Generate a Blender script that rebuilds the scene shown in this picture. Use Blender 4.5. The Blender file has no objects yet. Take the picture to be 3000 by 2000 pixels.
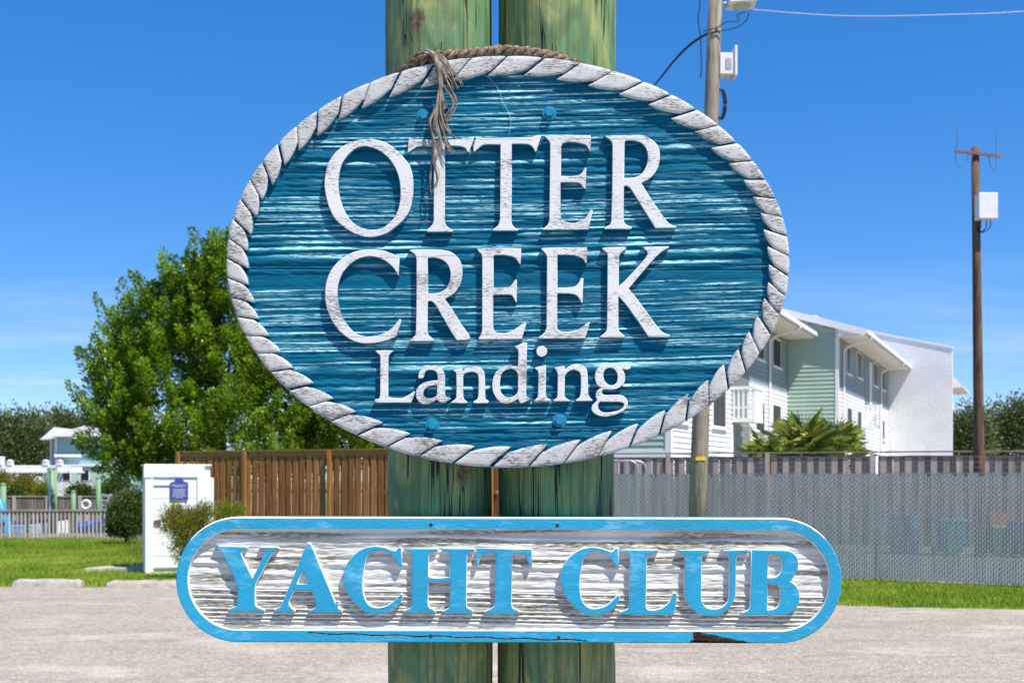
import bpy, bmesh, math, random
import numpy as np
from mathutils import Vector, Matrix

random.seed(7); rng = np.random.default_rng(7)
sc = bpy.context.scene
COL = sc.collection
R = math.radians

# ---------------------------------------------------------------- camera, sky, sun, exposure
F, HY, EYE = 3600.0, 1405.0, 1.65          # focal length and horizon row in photo pixels, eye height in metres
cd = bpy.data.cameras.new('camera'); cam = bpy.data.objects.new('camera', cd); COL.objects.link(cam)
cam.location = (0, 0, EYE); cam.rotation_euler = (R(90), 0, 0)
cd.sensor_width = 36; cd.lens = 36 * F / 3000; cd.shift_y = (HY - 1000) / 3000
cd.clip_start = 0.1; cd.clip_end = 3000
cd.dof.use_dof = True; cd.dof.focus_distance = 3.6; cd.dof.aperture_fstop = 8.0
sc.camera = cam

SUN = Vector((1.05, -1.0, 2.5)).normalized()
w = bpy.data.worlds.new('World'); sc.world = w; w.use_nodes = True
nt = w.node_tree; nt.nodes.clear()
def wn(t, **k):
    n = nt.nodes.new(t)
    for a, b in k.items(): setattr(n, a, b)
    return n
sky = wn('ShaderNodeTexSky', sky_type='NISHITA', sun_disc=False)
sky.sun_elevation = math.asin(SUN.z); sky.sun_rotation = math.atan2(SUN.x, SUN.y)
sky.air_density = 0.6; sky.dust_density = 0.05; sky.ozone_density = 4.0; sky.altitude = 0
gm = wn('ShaderNodeGamma'); gm.inputs[1].default_value = 0.6; nt.links.new(sky.outputs[0], gm.inputs[0])
hs = wn('ShaderNodeHueSaturation'); hs.inputs['Hue'].default_value = 0.511; hs.inputs['Saturation'].default_value = 1.72; hs.inputs['Value'].default_value = 2.45
nt.links.new(gm.outputs[0], hs.inputs['Color'])
tc = wn('ShaderNodeTexCoord'); sx = wn('ShaderNodeSeparateXYZ'); nt.links.new(tc.outputs['Generated'], sx.inputs[0])
def wm(op, a, b=None, c=None):
    n = wn('ShaderNodeMath', operation=op)
    for i, v in enumerate((a, b, c)):
        if v is None: continue
        if isinstance(v, (int, float)): n.inputs[i].default_value = v
        else: nt.links.new(v, n.inputs[i])
    return n.outputs[0]
dz = wm('ADD', wm('MAXIMUM', sx.outputs[2], 0.0), 0.06)
cx = wn('ShaderNodeCombineXYZ')
nt.links.new(wm('DIVIDE', sx.outputs[0], dz), cx.inputs[0]); nt.links.new(wm('MULTIPLY', wm('DIVIDE', sx.outputs[1], dz), 1.0), cx.inputs[1])
nz = wn('ShaderNodeTexNoise'); nz.inputs['Scale'].default_value = 0.55; nz.inputs['Detail'].default_value = 7; nz.inputs['Roughness'].default_value = 0.6
mp = wn('ShaderNodeMapping'); mp.inputs['Location'].default_value = (5.3, 0.9, 0); mp.inputs['Scale'].default_value = (0.8, 1.6, 1); nt.links.new(cx.outputs[0], mp.inputs[0]); nt.links.new(mp.outputs[0], nz.inputs['Vector'])
cr = wn('ShaderNodeMapRange'); cr.inputs['From Min'].default_value = 0.46; cr.inputs['From Max'].default_value = 0.70; nt.links.new(nz.outputs[0], cr.inputs[0])
el = wn('ShaderNodeMapRange'); el.inputs['From Min'].default_value = 0.17; el.inputs['From Max'].default_value = 0.04; nt.links.new(sx.outputs[2], el.inputs[0])
cm = wm('MULTIPLY', wm('MULTIPLY', cr.outputs[0], el.outputs[0]), 0.6)
mx = wn('ShaderNodeMix', data_type='RGBA'); nt.links.new(cm, mx.inputs['Factor']); nt.links.new(hs.outputs[0], mx.inputs['A']); mx.inputs['B'].default_value = (6.2, 6.6, 7.2, 1)
bg = wn('ShaderNodeBackground'); bg.inputs['Strength'].default_value = 0.1
nt.links.new(mx.outputs['Result'], bg.inputs['Color'])
wo = wn('ShaderNodeOutputWorld'); nt.links.new(bg.outputs[0], wo.inputs[0])
ld = bpy.data.lights.new('sun', 'SUN'); ld.energy = 5.0; ld.angle = R(0.5); ld.color = (1.0, 0.94, 0.84)
lo = bpy.data.objects.new('sun', ld); COL.objects.link(lo); lo.rotation_euler = SUN.to_track_quat('Z', 'Y').to_euler(); lo.location = (6, -6, 14)
sc.view_settings.view_transform = 'Standard'; sc.view_settings.look = 'None'; sc.view_settings.gamma = 1
sc.view_settings.exposure = 0.58

# ---------------------------------------------------------------- helpers
def at(px, py, Y): return Vector(((px - 1500) / F * Y, Y, EYE - (py - HY) / F * Y))
def gx(px, Y): return (px - 1500) / F * Y
def gz(py, Y): return EYE - (py - HY) / F * Y
def put(o, parent=None, name=None):
    COL.objects.link(o)
    if parent is not None: o.parent = parent
    return o
def tag(o, label=None, cat=None, group=None, kind=None):
    if label: o['label'] = label
    if cat: o['category'] = cat
    if group: o['group'] = group
    if kind: o['kind'] = kind
    return o
def thing(name, label, cat, loc=(0, 0, 0), rz=0.0, group=None):
    o = bpy.data.objects.new(name, None); COL.objects.link(o)
    o.empty_display_size = 0.1; o.location = loc; o.rotation_euler = (0, 0, rz)
    return tag(o, label, cat, group)
def copy_tree(o, parent=None):
    c = o.copy(); COL.objects.link(c); c.parent = parent
    for ch in list(o.children): copy_tree(ch, c)
    return c

class MB:
    """collects boxes, tubes and polygons; build() links them as ONE mesh object"""
    def __init__(s): s.v = []; s.f = []; s.m = []
    def poly(s, pts, m=0):
        b = len(s.v); s.v += [tuple(p) for p in pts]; s.f.append(tuple(range(b, b + len(pts)))); s.m.append(m)
    def box(s, x0, x1, y0, y1, z0, z1, m=0):
        b = len(s.v)
        s.v += [(x0,y0,z0),(x1,y0,z0),(x1,y1,z0),(x0,y1,z0),(x0,y0,z1),(x1,y0,z1),(x1,y1,z1),(x0,y1,z1)]
        for q in ((0,3,2,1),(4,5,6,7),(0,1,5,4),(1,2,6,5),(2,3,7,6),(3,0,4,7)): s.f.append(tuple(b+i for i in q)); s.m.append(m)
        return s
    def hexa(s, p, m=0):                      # eight corners, bottom ring then top ring
        b = len(s.v); s.v += [tuple(q) for q in p]
        for q in ((0,3,2,1),(4,5,6,7),(0,1,5,4),(1,2,6,5),(2,3,7,6),(3,0,4,7)): s.f.append(tuple(b+i for i in q)); s.m.append(m)
        return s
    def bar(s, a, b, w, h=None, m=0, up=(0, 0, 1)):
        a, b = Vector(a), Vector(b); h = w if h is None else h
        d = (b - a).normalized(); u = Vector(up)
        if abs(d.dot(u)) > .98: u = Vector((0, 1, 0))
        x = d.cross(u).normalized(); y = x.cross(d)
        x *= w / 2; y *= h / 2
        return s.hexa([a-x-y, a+x-y, a+x+y, a-x+y, b-x-y, b+x-y, b+x+y, b-x+y], m)
    def tube(s, pts, r, n=8, m=0, cap=True):
        pts = [Vector(p) for p in pts]; k = len(pts)
        rr = r if isinstance(r, (list, tuple, np.ndarray)) else [r] * k
        b0 = len(s.v); x = None
        for i, p in enumerate(pts):
            d = (pts[min(i+1, k-1)] - pts[max(i-1, 0)]).normalized()
            if x is None:
                x = d.orthogonal().normalized()
            else:
                x = (x - d * x.dot(d))
                x = x.normalized() if x.length > 1e-6 else d.orthogonal().normalized()
            y = d.cross(x)
            for j in range(n):
                t = 2 * math.pi * j / n; s.v.append(tuple(p + (x * math.cos(t) + y * math.sin(t)) * rr[i]))
        for i in range(k - 1):
            for j in range(n):
                s.f.append((b0+i*n+j, b0+i*n+(j+1) % n, b0+(i+1)*n+(j+1) % n, b0+(i+1)*n+j)); s.m.append(m)
        if cap:
            s.f.append(tuple(b0 + j for j in range(n-1, -1, -1))); s.m.append(m)
            s.f.append(tuple(b0 + (k-1)*n + j for j in range(n))); s.m.append(m)
        return s
    def prism(s, pts, a, b, axis='y', m=0):   # polygon (two coordinates) swept along an axis
        n = len(pts); k = len(s.v)
        mk = {'y': lambda p, t: (p[0], t, p[1]), 'x': lambda p, t: (t, p[0], p[1]), 'z': lambda p, t: (p[0], p[1], t)}[axis]
        s.v += [mk(p, a) for p in pts] + [mk(p, b) for p in pts]
        s.f.append(tuple(k+i for i in range(n))); s.m.append(m); s.f.append(tuple(k+n+i for i in range(n-1, -1, -1))); s.m.append(m)
        for i in range(n):
            j = (i+1) % n; s.f.append((k+i, k+n+i, k+n+j, k+j)); s.m.append(m)
        return s
    def grid(s, P, m=0, flip=False):          # P: rows x cols x 3 array
        r, c = P.shape[:2]; b = len(s.v); s.v += [tuple(q) for q in P.reshape(-1, 3).tolist()]
        for i in range(r-1):
            for j in range(c-1):
                q = (b+i*c+j, b+i*c+j+1, b+(i+1)*c+j+1, b+(i+1)*c+j)
                s.f.append(q[::-1] if flip else q); s.m.append(m)
        return s
    def mesh(s, name, mats, smooth=False, fix=True):
        me = bpy.data.meshes.new(name); me.from_pydata(s.v, [], s.f)
        for t in (mats if isinstance(mats, (list, tuple)) else [mats]): me.materials.append(t)
        me.polygons.foreach_set('material_index', s.m)
        if fix:
            bm = bmesh.new(); bm.from_mesh(me); bmesh.ops.recalc_face_normals(bm, faces=bm.faces); bm.to_mesh(me); bm.free()
        if smooth: me.polygons.foreach_set('use_smooth', [True] * len(me.polygons))
        me.update(); return me
    def build(s, name, mats, parent=None, smooth=False, fix=True, bevel=0, loc=None):
        o = bpy.data.objects.new(name, s.mesh(name, mats, smooth, fix)); put(o, parent)
        if loc is not None: o.location = loc
        if bevel:
            b = o.modifiers.new('bevel', 'BEVEL'); b.width = bevel; b.segments = 2; b.limit_method = 'ANGLE'
        if smooth == 'auto': pass
        return o

# ---------------------------------------------------------------- materials
class MT:
    def __init__(s, name, rough=0.6, spec=0.3, metal=0.0):
        s.mat = bpy.data.materials.new(name); s.mat.use_nodes = True; s.t = s.mat.node_tree
        s.b = s.t.nodes['Principled BSDF']; s.b.inputs['Roughness'].default_value = rough
        s.b.inputs['Specular IOR Level'].default_value = spec; s.b.inputs['Metallic'].default_value = metal
        s.tc = None
    def n(s, t, ins=None, **k):
        n = s.t.nodes.new(t)
        for a, b in k.items(): setattr(n, a, b)
        for a, b in (ins or {}).items(): s.set(n.inputs[a], b)
        return n
    def set(s, sock, v):
        if hasattr(v, 'is_output'): s.t.links.new(v, sock)
        else:
            if isinstance(v, (tuple, list)) and len(v) == 3 and sock.type == 'RGBA': v = (*v, 1)
            sock.default_value = v
    def co(s, scale=(1, 1, 1), loc=(0, 0, 0), kind='Object'):
        if s.tc is None: s.tc = s.n('ShaderNodeTexCoord')
        return s.n('ShaderNodeMapping', {'Vector': s.tc.outputs[kind], 'Scale': scale, 'Location': loc}).outputs[0]
    def noise(s, vec, scale=1, detail=4, rough=.55, dist=0):
        return s.n('ShaderNodeTexNoise', {'Vector': vec, 'Scale': scale, 'Detail': detail, 'Roughness': rough, 'Distortion': dist}).outputs[0]
    def ramp(s, f, stops, interp='LINEAR'):
        n = s.n('ShaderNodeValToRGB', {'Fac': f}); e = n.color_ramp.elements; n.color_ramp.interpolation = interp
        while len(e) < len(stops): e.new(0.5)
        for i, (p, c) in enumerate(stops):
            e[i].position = p; e[i].color = (*c, 1) if isinstance(c, (tuple, list)) else (c, c, c, 1)
        return n.outputs[0]
    def mix(s, f, a, b, mode='MIX'):
        n = s.n('ShaderNodeMix', data_type='RGBA', blend_type=mode)
        s.set(n.inputs['Factor'], f); s.set(n.inputs['A'], a); s.set(n.inputs['B'], b); return n.outputs['Result']
    def math(s, op, a, b=0.0):
        n = s.n('ShaderNodeMath', operation=op); s.set(n.inputs[0], a); s.set(n.inputs[1], b); return n.outputs[0]
    def attr(s, name): return s.n('ShaderNodeAttribute', attribute_name=name).outputs['Fac']
    def rnd(s): return s.n('ShaderNodeObjectInfo').outputs['Random']
    def col(s, v): s.set(s.b.inputs['Base Color'], v); return s
    def bump(s, h, strength=.4, dist=.01):
        n = s.n('ShaderNodeBump', {'Height': h, 'Strength': strength, 'Distance': dist}); s.t.links.new(n.outputs[0], s.b.inputs['Normal']); return s
    def rough(s, v): s.set(s.b.inputs['Roughness'], v); return s

def plain(name, c, rough=.6, var=.18, scale=6, spec=.3, metal=0, bump=.15, bd=.004, bs=60):
    m = MT(name, rough, spec, metal); v = m.co()
    f = m.noise(v, scale, 5)
    d = tuple(x * (1 - var) for x in c); l = tuple(min(1, x * (1 + var * .7)) for x in c)
    m.col(m.ramp(f, [(.3, d), (.7, l)]))
    if bump: m.bump(m.noise(v, bs, 3), bump, bd)
    return m.mat

def wood(name, dark, light, axis='z', scale=1.0, rough=.75, rnd=.25, bump=.35):
    m = MT(name, rough, .2); sc3 = {'z': (14, 14, 1.2), 'x': (1.2, 14, 14), 'y': (14, 1.2, 14)}[axis]
    m_r = m.rnd()
    off = m.n('ShaderNodeCombineXYZ', {'X': m.math('MULTIPLY', m_r, 37.0), 'Y': m.math('MULTIPLY', m_r, 11.0), 'Z': m.math('MULTIPLY', m_r, 53.0)}).outputs[0]
    if m.tc is None: m.tc = m.n('ShaderNodeTexCoord')
    add = m.n('ShaderNodeVectorMath', {0: m.tc.outputs['Object'], 1: off}, operation='ADD').outputs[0]
    v = m.n('ShaderNodeMapping', {'Vector': add, 'Scale': tuple(q * scale for q in sc3)}).outputs[0]
    g = m.noise(v, 1.6, 6, .62, .6); c = m.ramp(g, [(.28, dark), (.72, light)])
    k = m.n('ShaderNodeMapRange', {'Value': m_r, 'To Min': 1 - rnd, 'To Max': 1 + rnd * .6}).outputs[0]
    hv = m.n('ShaderNodeHueSaturation', {'Color': c, 'Value': k}).outputs[0]
    m.col(hv); m.bump(g, bump, .006); return m.mat

def leafm(name, dark, light, trans=.35, rough=.4, spec=.45):
    m = MT(name, rough, spec); a = m.attr('tint')
    c = m.ramp(a, [(0, dark), (1, light)])
    m.col(c)
    tr = m.n('ShaderNodeBsdfTranslucent', {'Color': m.n('ShaderNodeHueSaturation', {'Color': c, 'Value': 1.5, 'Saturation': 1.1}).outputs[0]})
    ms = m.n('ShaderNodeMixShader', {0: trans}); m.t.links.new(m.b.outputs[0], ms.inputs[1]); m.t.links.new(tr.outputs[0], ms.inputs[2])
    m.t.links.new(ms.outputs[0], m.t.nodes['Material Output'].inputs[0]); return m.mat

# ---------------------------------------------------------------- paints of the two carved signs
def paint(name, base, var, crack, amount=.5, rough=.5, joint=True, cut=.13, scuff=None):
    m = MT(name, rough, .3); v = m.co()
    big = m.noise(m.co((3, 3, 5)), 1.0, 4)
    c = m.ramp(big, [(.3, tuple(x * (1 - var) for x in base)), (.7, base)])
    if scuff:
        sf = m.math('MULTIPLY', m.noise(m.co((16, 16, 55), (4, 4, 4)), 1.0, 6, .7), m.noise(m.co((4, 4, 6), (8, 1, 3)), 1.0, 3))
        c = m.mix(m.ramp(sf, [(.27, 0.0), (.40, .75)]), c, scuff)
    fine = m.noise(m.co((55, 55, 330)), 1.0, 5, .7, .4)
    patch = m.noise(m.co((7, 7, 12), (5, 2, 1)), 1.0, 3)
    th = m.math('SUBTRACT', fine, m.math('MULTIPLY', patch, amount))
    p_ = .5 - .5 * amount - cut; mask = m.ramp(th, [(max(0, p_ - .02), 1.0), (p_ + .03, 0.0)])
    if joint:
        sp = m.n('ShaderNodeSeparateXYZ', {'Vector': v}); wob = m.noise(m.co((6, 6, 1)), 1.0, 4)
        zz = m.math('ADD', sp.outputs[2], m.math('MULTIPLY', wob, .03))
        fr = m.math('ABSOLUTE', m.math('SUBTRACT', m.math('FRACT', m.math('MULTIPLY', zz, 8.7)), .5))
        jl = m.math('MULTIPLY', m.math('LESS_THAN', fr, .007), m.math('GREATER_THAN', m.noise(m.co((9, 9, 9), (3, 0, 0)), 1, 2), .47))
        mask = m.math('MAXIMUM', mask, jl)
    m.col(m.mix(mask, c, crack))
    blister = m.noise(m.co((120, 120, 160)), 1.0, 4, .6)
    m.bump(m.math('ADD', m.math('MULTIPLY', mask, -1.2), m.math('MULTIPLY', blister, .9)), .55, .0025)
    return m.mat
M_white = paint('carved_white_paint', (.71, .705, .705), .12, (.25, .24, .23), .6, cut=.10)
M_strand = paint('strand_white_paint', (.57, .57, .56), .18, (.17, .16, .15), .6, cut=.066)
M_blue = paint('sky_blue_paint', (.022, .345, .575), .2, (.07, .24, .38), .34, .45, cut=.165, scuff=(.20, .52, .72))
# paler scuffs on the blue paint
def blue_side():
    m = MT('teal_edge_paint', .5, .3)
    m.col(m.ramp(m.noise(m.co((20, 20, 60)), 1, 4), [(.3, (.008, .15, .29)), (.7, (.03, .30, .46))]))
    m.bump(m.noise(m.co((60, 60, 300)), 1, 4), .4, .002); return m.mat
M_edge = blue_side()
def panel_mat(name, c0, c1, worn, r):  # worn colour also carries painted light on humps and shade in grooves
    m = MT(name, r, .08)
    f = m.noise(m.co((5, 5, 40)), 1, 5, .6)
    c = m.ramp(f, [(.3, c0), (.7, c1)])
    a = m.attr('wear_shading'); fl = m.noise(m.co((40, 40, 420)), 1, 5, .7)
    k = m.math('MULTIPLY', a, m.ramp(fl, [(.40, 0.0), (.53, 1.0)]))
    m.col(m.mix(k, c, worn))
    m.bump(m.math('ADD', fl, m.math('MULTIPLY', m.noise(m.co((170, 170, 420)), 1, 3), .8)), .6, .0028); return m.mat
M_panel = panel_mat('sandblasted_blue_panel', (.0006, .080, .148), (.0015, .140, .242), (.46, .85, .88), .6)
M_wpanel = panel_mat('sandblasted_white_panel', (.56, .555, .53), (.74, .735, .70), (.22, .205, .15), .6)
M_wedge = plain('white_edge_and_highlight', (.78, .78, .77), .6, .1, 20)  # also paints the highlight along the frame's upper bevel
M_bare = wood('bare_rotten_wood', (.02, .014, .01), (.42, .28, .16), 'x', 5, rnd=0)
M_screw = plain('rusty_screw', (.05, .035, .03), .6, .3, 200)

# ---------------------------------------------------------------- outlines of the carved letters
def parse(s):
    out = []
    for tok in s.split():
        sm = tok.endswith('~'); x, y = tok.rstrip('~').split(','); out.append((float(x), float(y), sm))
    return out
def smooth_path(s, steps=5):
    P = parse(s); n = len(P); res = []
    for i in range(n):
        p0, p1, p2, p3 = P[i-1], P[i], P[(i+1) % n], P[(i+2) % n]
        if not (p1[2] or p2[2]): res.append(p1[:2]); continue
        a = p0 if p1[2] else p1; d = p3 if p2[2] else p2
        for k in range(steps):
            t = k / steps
            res.append(tuple(.5 * (2*p1[c] + (p2[c]-a[c])*t + (2*a[c]-5*p1[c]+4*p2[c]-d[c])*t*t + (3*p1[c]-a[c]-3*p2[c]+d[c])*t**3) for c in (0, 1)))
    return res
A_, B_, C_, D_ = (930, 370, 4), (1400, 370, 4), (930, 700, 4), (1400, 700, 4)
E_, F_ = (1080, 980, 5.985), (1460, 980, 5.985)
G_, H_, I_ = (620, 1570, 4), (1140, 1570, 4), (1780, 1570, 1344 / 588)
circ = lambda cx, cy, r: ' '.join('%.0f,%.0f~' % (cx + r*math.cos(a*math.pi/6), cy + r*math.sin(a*math.pi/6)) for a in range(12))
OVAL = [
 ('O', A_, ['610,148~ 760,175~ 880,240~ 990,345~ 1070,440~ 1112,550~ 1126,690~ 1118,830~ 1085,980~ 1020,1085~ 930,1170~ 810,1255~ 660,1297~ 520,1288~ 400,1240~ 290,1165~ 200,1080~ 135,950~ 100,830~ 80,690~ 90,570~ 125,430~ 190,330~ 280,245~ 390,185~ 500,155~',
  '570,237~ 680,265~ 780,325~ 860,410~ 920,510~ 955,620~ 970,740~ 965,880~ 935,1000~ 880,1090~ 800,1165~ 700,1205~ 590,1207~ 490,1175~ 400,1110~ 330,1010~ 280,890~ 255,780~ 247,660~ 260,540~ 290,440~ 350,350~ 430,275~ 500,243~']),
 ('T', A_, ['1072,128 1150,150~ 1300,155~ 1450,158~ 1600,155~ 1720,140~ 1838,122 1780,312 1758,305 1735,262~ 1690,240~ 1600,232~ 1495,235 1497,500 1495,900 1493,1110 1510,1160~ 1550,1195~ 1587,1215 1583,1238 1280,1238 1280,1215 1310,1185~ 1345,1150~ 1360,1100 1360,700 1365,240 1250,237~ 1180,242~ 1110,280~ 1052,328 1060,230']),
 ('T', B_, ['-20,122 60,135~ 200,135~ 330,133~ 500,130~ 630,125~ 690,105 742,102 690,292 668,300 640,245~ 590,215~ 500,208~ 400,210 400,600 395,1120 410,1160~ 440,1190~ 478,1208 470,1225 172,1225 172,1205 205,1185~ 240,1150~ 256,1090 260,600 262,218 150,215~ 60,222~ 10,260~ -52,312 -58,250']),
 ('E', B_, ['770,112 900,105~ 1100,103~ 1325,105 1322,298 1305,300 1285,250~ 1250,215~ 1150,195~ 1080,187~ 1020,195~ 990,215~ 978,245 975,580 1100,583~ 1180,570~ 1215,545~ 1258,478 1272,490 1270,600 1268,735 1245,732 1210,690~ 1180,665~ 1100,660~ 972,660 970,1000 970,1040~ 985,1090~ 1030,1118~ 1130,1128~ 1220,1105~ 1270,1060~ 1320,975 1350,985 1320,1110 1305,1210 760,1215 755,1200 790,1175~ 820,1145~ 835,1090 840,700 845,250 840,190~ 815,155~']),
 ('R', B_, ['1475,115 1600,108~ 1750,108 1900,105~ 1990,125~ 2070,180~ 2120,250~ 2135,340~ 2125,440~ 2090,530~ 2020,610~ 1920,665 2000,800 2110,960 2200,1090~ 2250,1140~ 2290,1160~ 2330,1170 2320,1193 2080,1195 1950,990 1850,830 1800,750~ 1770,715~ 1740,700~ 1715,705 1708,1090 1725,1135~ 1760,1160~ 1805,1180 1800,1205 1482,1205 1480,1185 1520,1165~ 1550,1145~ 1562,1100 1572,700 1575,230 1565,185~ 1530,150~',
  '1722,190 1740,172~ 1820,170~ 1900,190~ 1950,230~ 1980,290~ 1990,360~ 1980,440~ 1950,510~ 1900,570~ 1830,598~ 1715,605']),
 ('C', C_, ['960,210 958,430 940,425 910,370~ 860,310~ 790,255~ 710,220~ 620,205~ 520,220~ 430,260~ 350,330~ 290,410~ 250,510~ 235,620~ 245,740~ 270,860~ 320,960~ 390,1050~ 460,1110~ 560,1137~ 660,1135~ 760,1110~ 850,1060~ 910,1000~ 955,935 985,940 930,1140 850,1175~ 750,1205~ 640,1222~ 510,1220~ 390,1180~ 280,1100~ 200,1010~ 140,900~ 100,780~ 85,650~ 95,540~ 130,420~ 190,320~ 280,230~ 390,165~ 510,128~ 640,122~ 760,132~ 850,160~']),
 ('R', C_, ['1065,130 1150,122~ 1300,120~ 1450,125 1550,145~ 1620,190~ 1680,270~ 1700,380~ 1690,480~ 1655,570~ 1600,640~ 1497,702 1580,820 1690,1000 1770,1110~ 1788,1150~ 1770,1180~ 1632,1188 1560,1080 1450,890 1380,770~ 1340,735~ 1310,728~ 1295,740 1290,1090 1310,1130~ 1340,1155~ 1375,1180 1365,1198 1085,1200 1080,1180 1120,1150~ 1145,1120~ 1152,1060 1158,700 1158,250 1145,190~ 1105,155~',
  '1295,225 1380,222~ 1460,245~ 1520,295~ 1552,370~ 1555,460~ 1530,540~ 1480,600~ 1400,632~ 1297,638']),
 ('E', D_, ['-15,115 100,105~ 300,105 508,108 505,295 488,298 450,240~ 400,210~ 320,192~ 250,190~ 188,195 185,575 300,570~ 370,555~ 400,530~ 432,475 458,478 458,600 460,745 440,742 410,680~ 370,655~ 182,655 180,1000 185,1050~ 205,1085~ 260,1098~ 330,1098~ 400,1070~ 470,1030~ 540,980 568,985 520,1172 8,1178 5,1160 30,1125~ 45,1080~ 47,1000 48,220 40,180~ 10,150~']),
 ('E', D_, ['735,108 850,100~ 1050,98 1282,95 1278,282 1260,285 1225,235~ 1160,205~ 1080,190~ 935,188 933,570 1080,565~ 1140,550~ 1175,520~ 1205,455 1238,460 1232,600 1232,745 1208,748 1180,690~ 1140,655~ 1060,640~ 933,640 930,1030 945,1065~ 990,1080~ 1080,1080~ 1150,1065~ 1220,1030~ 1295,965 1312,975 1262,1165 715,1170 705,1155 740,1125~ 780,1090~ 803,1040 805,600 808,230 800,190~ 770,150~']),
 ('K', D_, ['1450,105 1550,95~ 1720,92 1748,108 1720,135~ 1680,165~ 1660,200~ 1655,260 1652,550 1720,490 1850,350 1950,235~ 1980,190~ 1985,160~ 1960,125~ 1915,95 2050,88~ 2235,85 2245,102 2180,135~ 2100,200~ 2000,310 1880,450 1768,578 1850,680 1980,850 2110,1030~ 2170,1090~ 2258,1130 2240,1152 2000,1150 1900,1000 1750,790 1650,670 1648,1050 1660,1080~ 1700,1115~ 1730,1140 1720,1158 1435,1158 1430,1140 1470,1110~ 1500,1080~ 1512,1030 1515,600 1518,200 1510,165~ 1480,140~']),
 ('L', E_, ['105,280 250,270~ 460,275 410,310~ 370,345~ 350,390 345,700 342,1090 480,1108~ 580,1105~ 650,1080~ 720,1040~ 790,985 820,995 785,1100~ 745,1195 120,1195 100,1170 110,1130~ 160,1125~ 190,1090~ 198,1000 200,400 190,360~ 150,325~']),
 ('a', E_, ['865,775 870,700~ 890,640~ 940,590~ 1030,560~ 1130,550~ 1230,565~ 1300,620~ 1335,700~ 1340,800~ 1340,1050 1360,1090~ 1440,1115~ 1380,1170~ 1310,1205~ 1260,1195~ 1190,1145 1110,1195~ 1030,1225~ 950,1220~ 880,1180~ 835,1110~ 825,1030~ 840,960~ 890,890~ 970,840~ 1080,810~ 1205,795 1203,720~ 1185,660~ 1140,630~ 1070,622~ 1010,640~ 985,680~ 965,755 920,772~',
  '1195,890 1110,895~ 1030,920~ 970,980~ 960,1040~ 990,1095~ 1050,1115~ 1120,1105~ 1180,1070~ 1192,1040~']),
 ('n', E_, ['1465,610 1560,595~ 1640,580 1650,635 1700,595~ 1790,570~ 1890,560~ 1970,580~ 2020,640~ 2040,720~ 2045,1000 2045,1090~ 2060,1130~ 2110,1160 2095,1205 1835,1205 1835,1165 1890,1135~ 1915,1080~ 1925,900 1920,740~ 1890,680~ 1820,655~ 1740,665~ 1680,695~ 1660,730 1660,1080 1680,1130~ 1740,1185 1720,1205 1445,1205 1440,1175 1500,1140~ 1530,1090~ 1535,900 1532,700 1520,660~ 1490,640~']),
 ('d', F_, ['270,205 340,185~ 400,155~ 440,135 505,140 500,400 490,1030 500,1080~ 540,1100~ 590,1115 500,1170~ 420,1205~ 385,1205 340,1135 270,1175~ 180,1210~ 90,1207~ 20,1180~ -34,1120~ -94,1010~ -112,880~ -90,750~ -34,640~ 50,575~ 140,545~ 240,540~ 345,555 345,420 345,300~ 330,250~',
  '340,850 340,720~ 315,650~ 260,610~ 200,603~ 120,630~ 60,690~ 35,790~ 30,900~ 45,1000~ 100,1070~ 170,1095~ 240,1085~ 310,1040~ 338,980~']),
 ('i', F_, ['620,580 720,555~ 835,530 838,700 832,1020 850,1090~ 880,1120~ 920,1140 905,1168 640,1172 620,1155 660,1125~ 685,1080~ 692,1000 698,700 685,640~ 655,610~', circ(760, 292, 98)]),
 ('n', F_, ['965,580 1060,560~ 1160,545 1172,605 1230,555~ 1310,520~ 1410,512~ 1500,540~ 1550,600~ 1565,680~ 1575,900 1580,1040~ 1600,1090~ 1655,1145 1640,1165 1370,1168 1345,1145 1400,1110~ 1432,1060~ 1445,900 1440,720~ 1410,650~ 1330,622~ 1250,640~ 1190,690~ 1168,740 1165,1050~ 1180,1100~ 1220,1130~ 1270,1150 1255,1170 960,1170 955,1150 1000,1120~ 1030,1080~ 1035,900 1038,700 1020,640~ 990,605~']),
 ('g', F_, ['2080,545 2120,565~ 2170,530~ 2240,508~ 2310,540~ 2320,580~ 2290,610~ 2240,618~ 2195,605~ 2175,605 2215,680~ 2228,750~ 2210,840~ 2150,910~ 2080,950~ 1980,968~ 1880,962 1830,975~ 1820,1010~ 1840,1045~ 1890,1055~ 2050,1052 2150,1055~ 2230,1100~ 2270,1170~ 2265,1250~ 2220,1320~ 2140,1370~ 2030,1410~ 1920,1435~ 1820,1435~ 1720,1405~ 1650,1350~ 1628,1290~ 1650,1230~ 1690,1190~ 1730,1150 1705,1090~ 1705,1040~ 1730,980~ 1790,935 1730,880~ 1700,810~ 1690,730~ 1705,650~ 1750,580~ 1830,535~ 1930,518~ 2020,522~',
  '1950,583~ 2010,595~ 2060,640~ 2085,710~ 2085,790~ 2060,850~ 2010,882~ 1950,882~ 1890,840~ 1855,780~ 1843,710~ 1855,650~ 1890,605~',
  '1785,1175 1900,1178~ 2120,1180 2180,1195~ 2200,1225~ 2180,1275~ 2110,1320~ 2000,1350~ 1900,1362~ 1810,1345~ 1760,1300~ 1748,1240~ 1765,1200~']),
]
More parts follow.
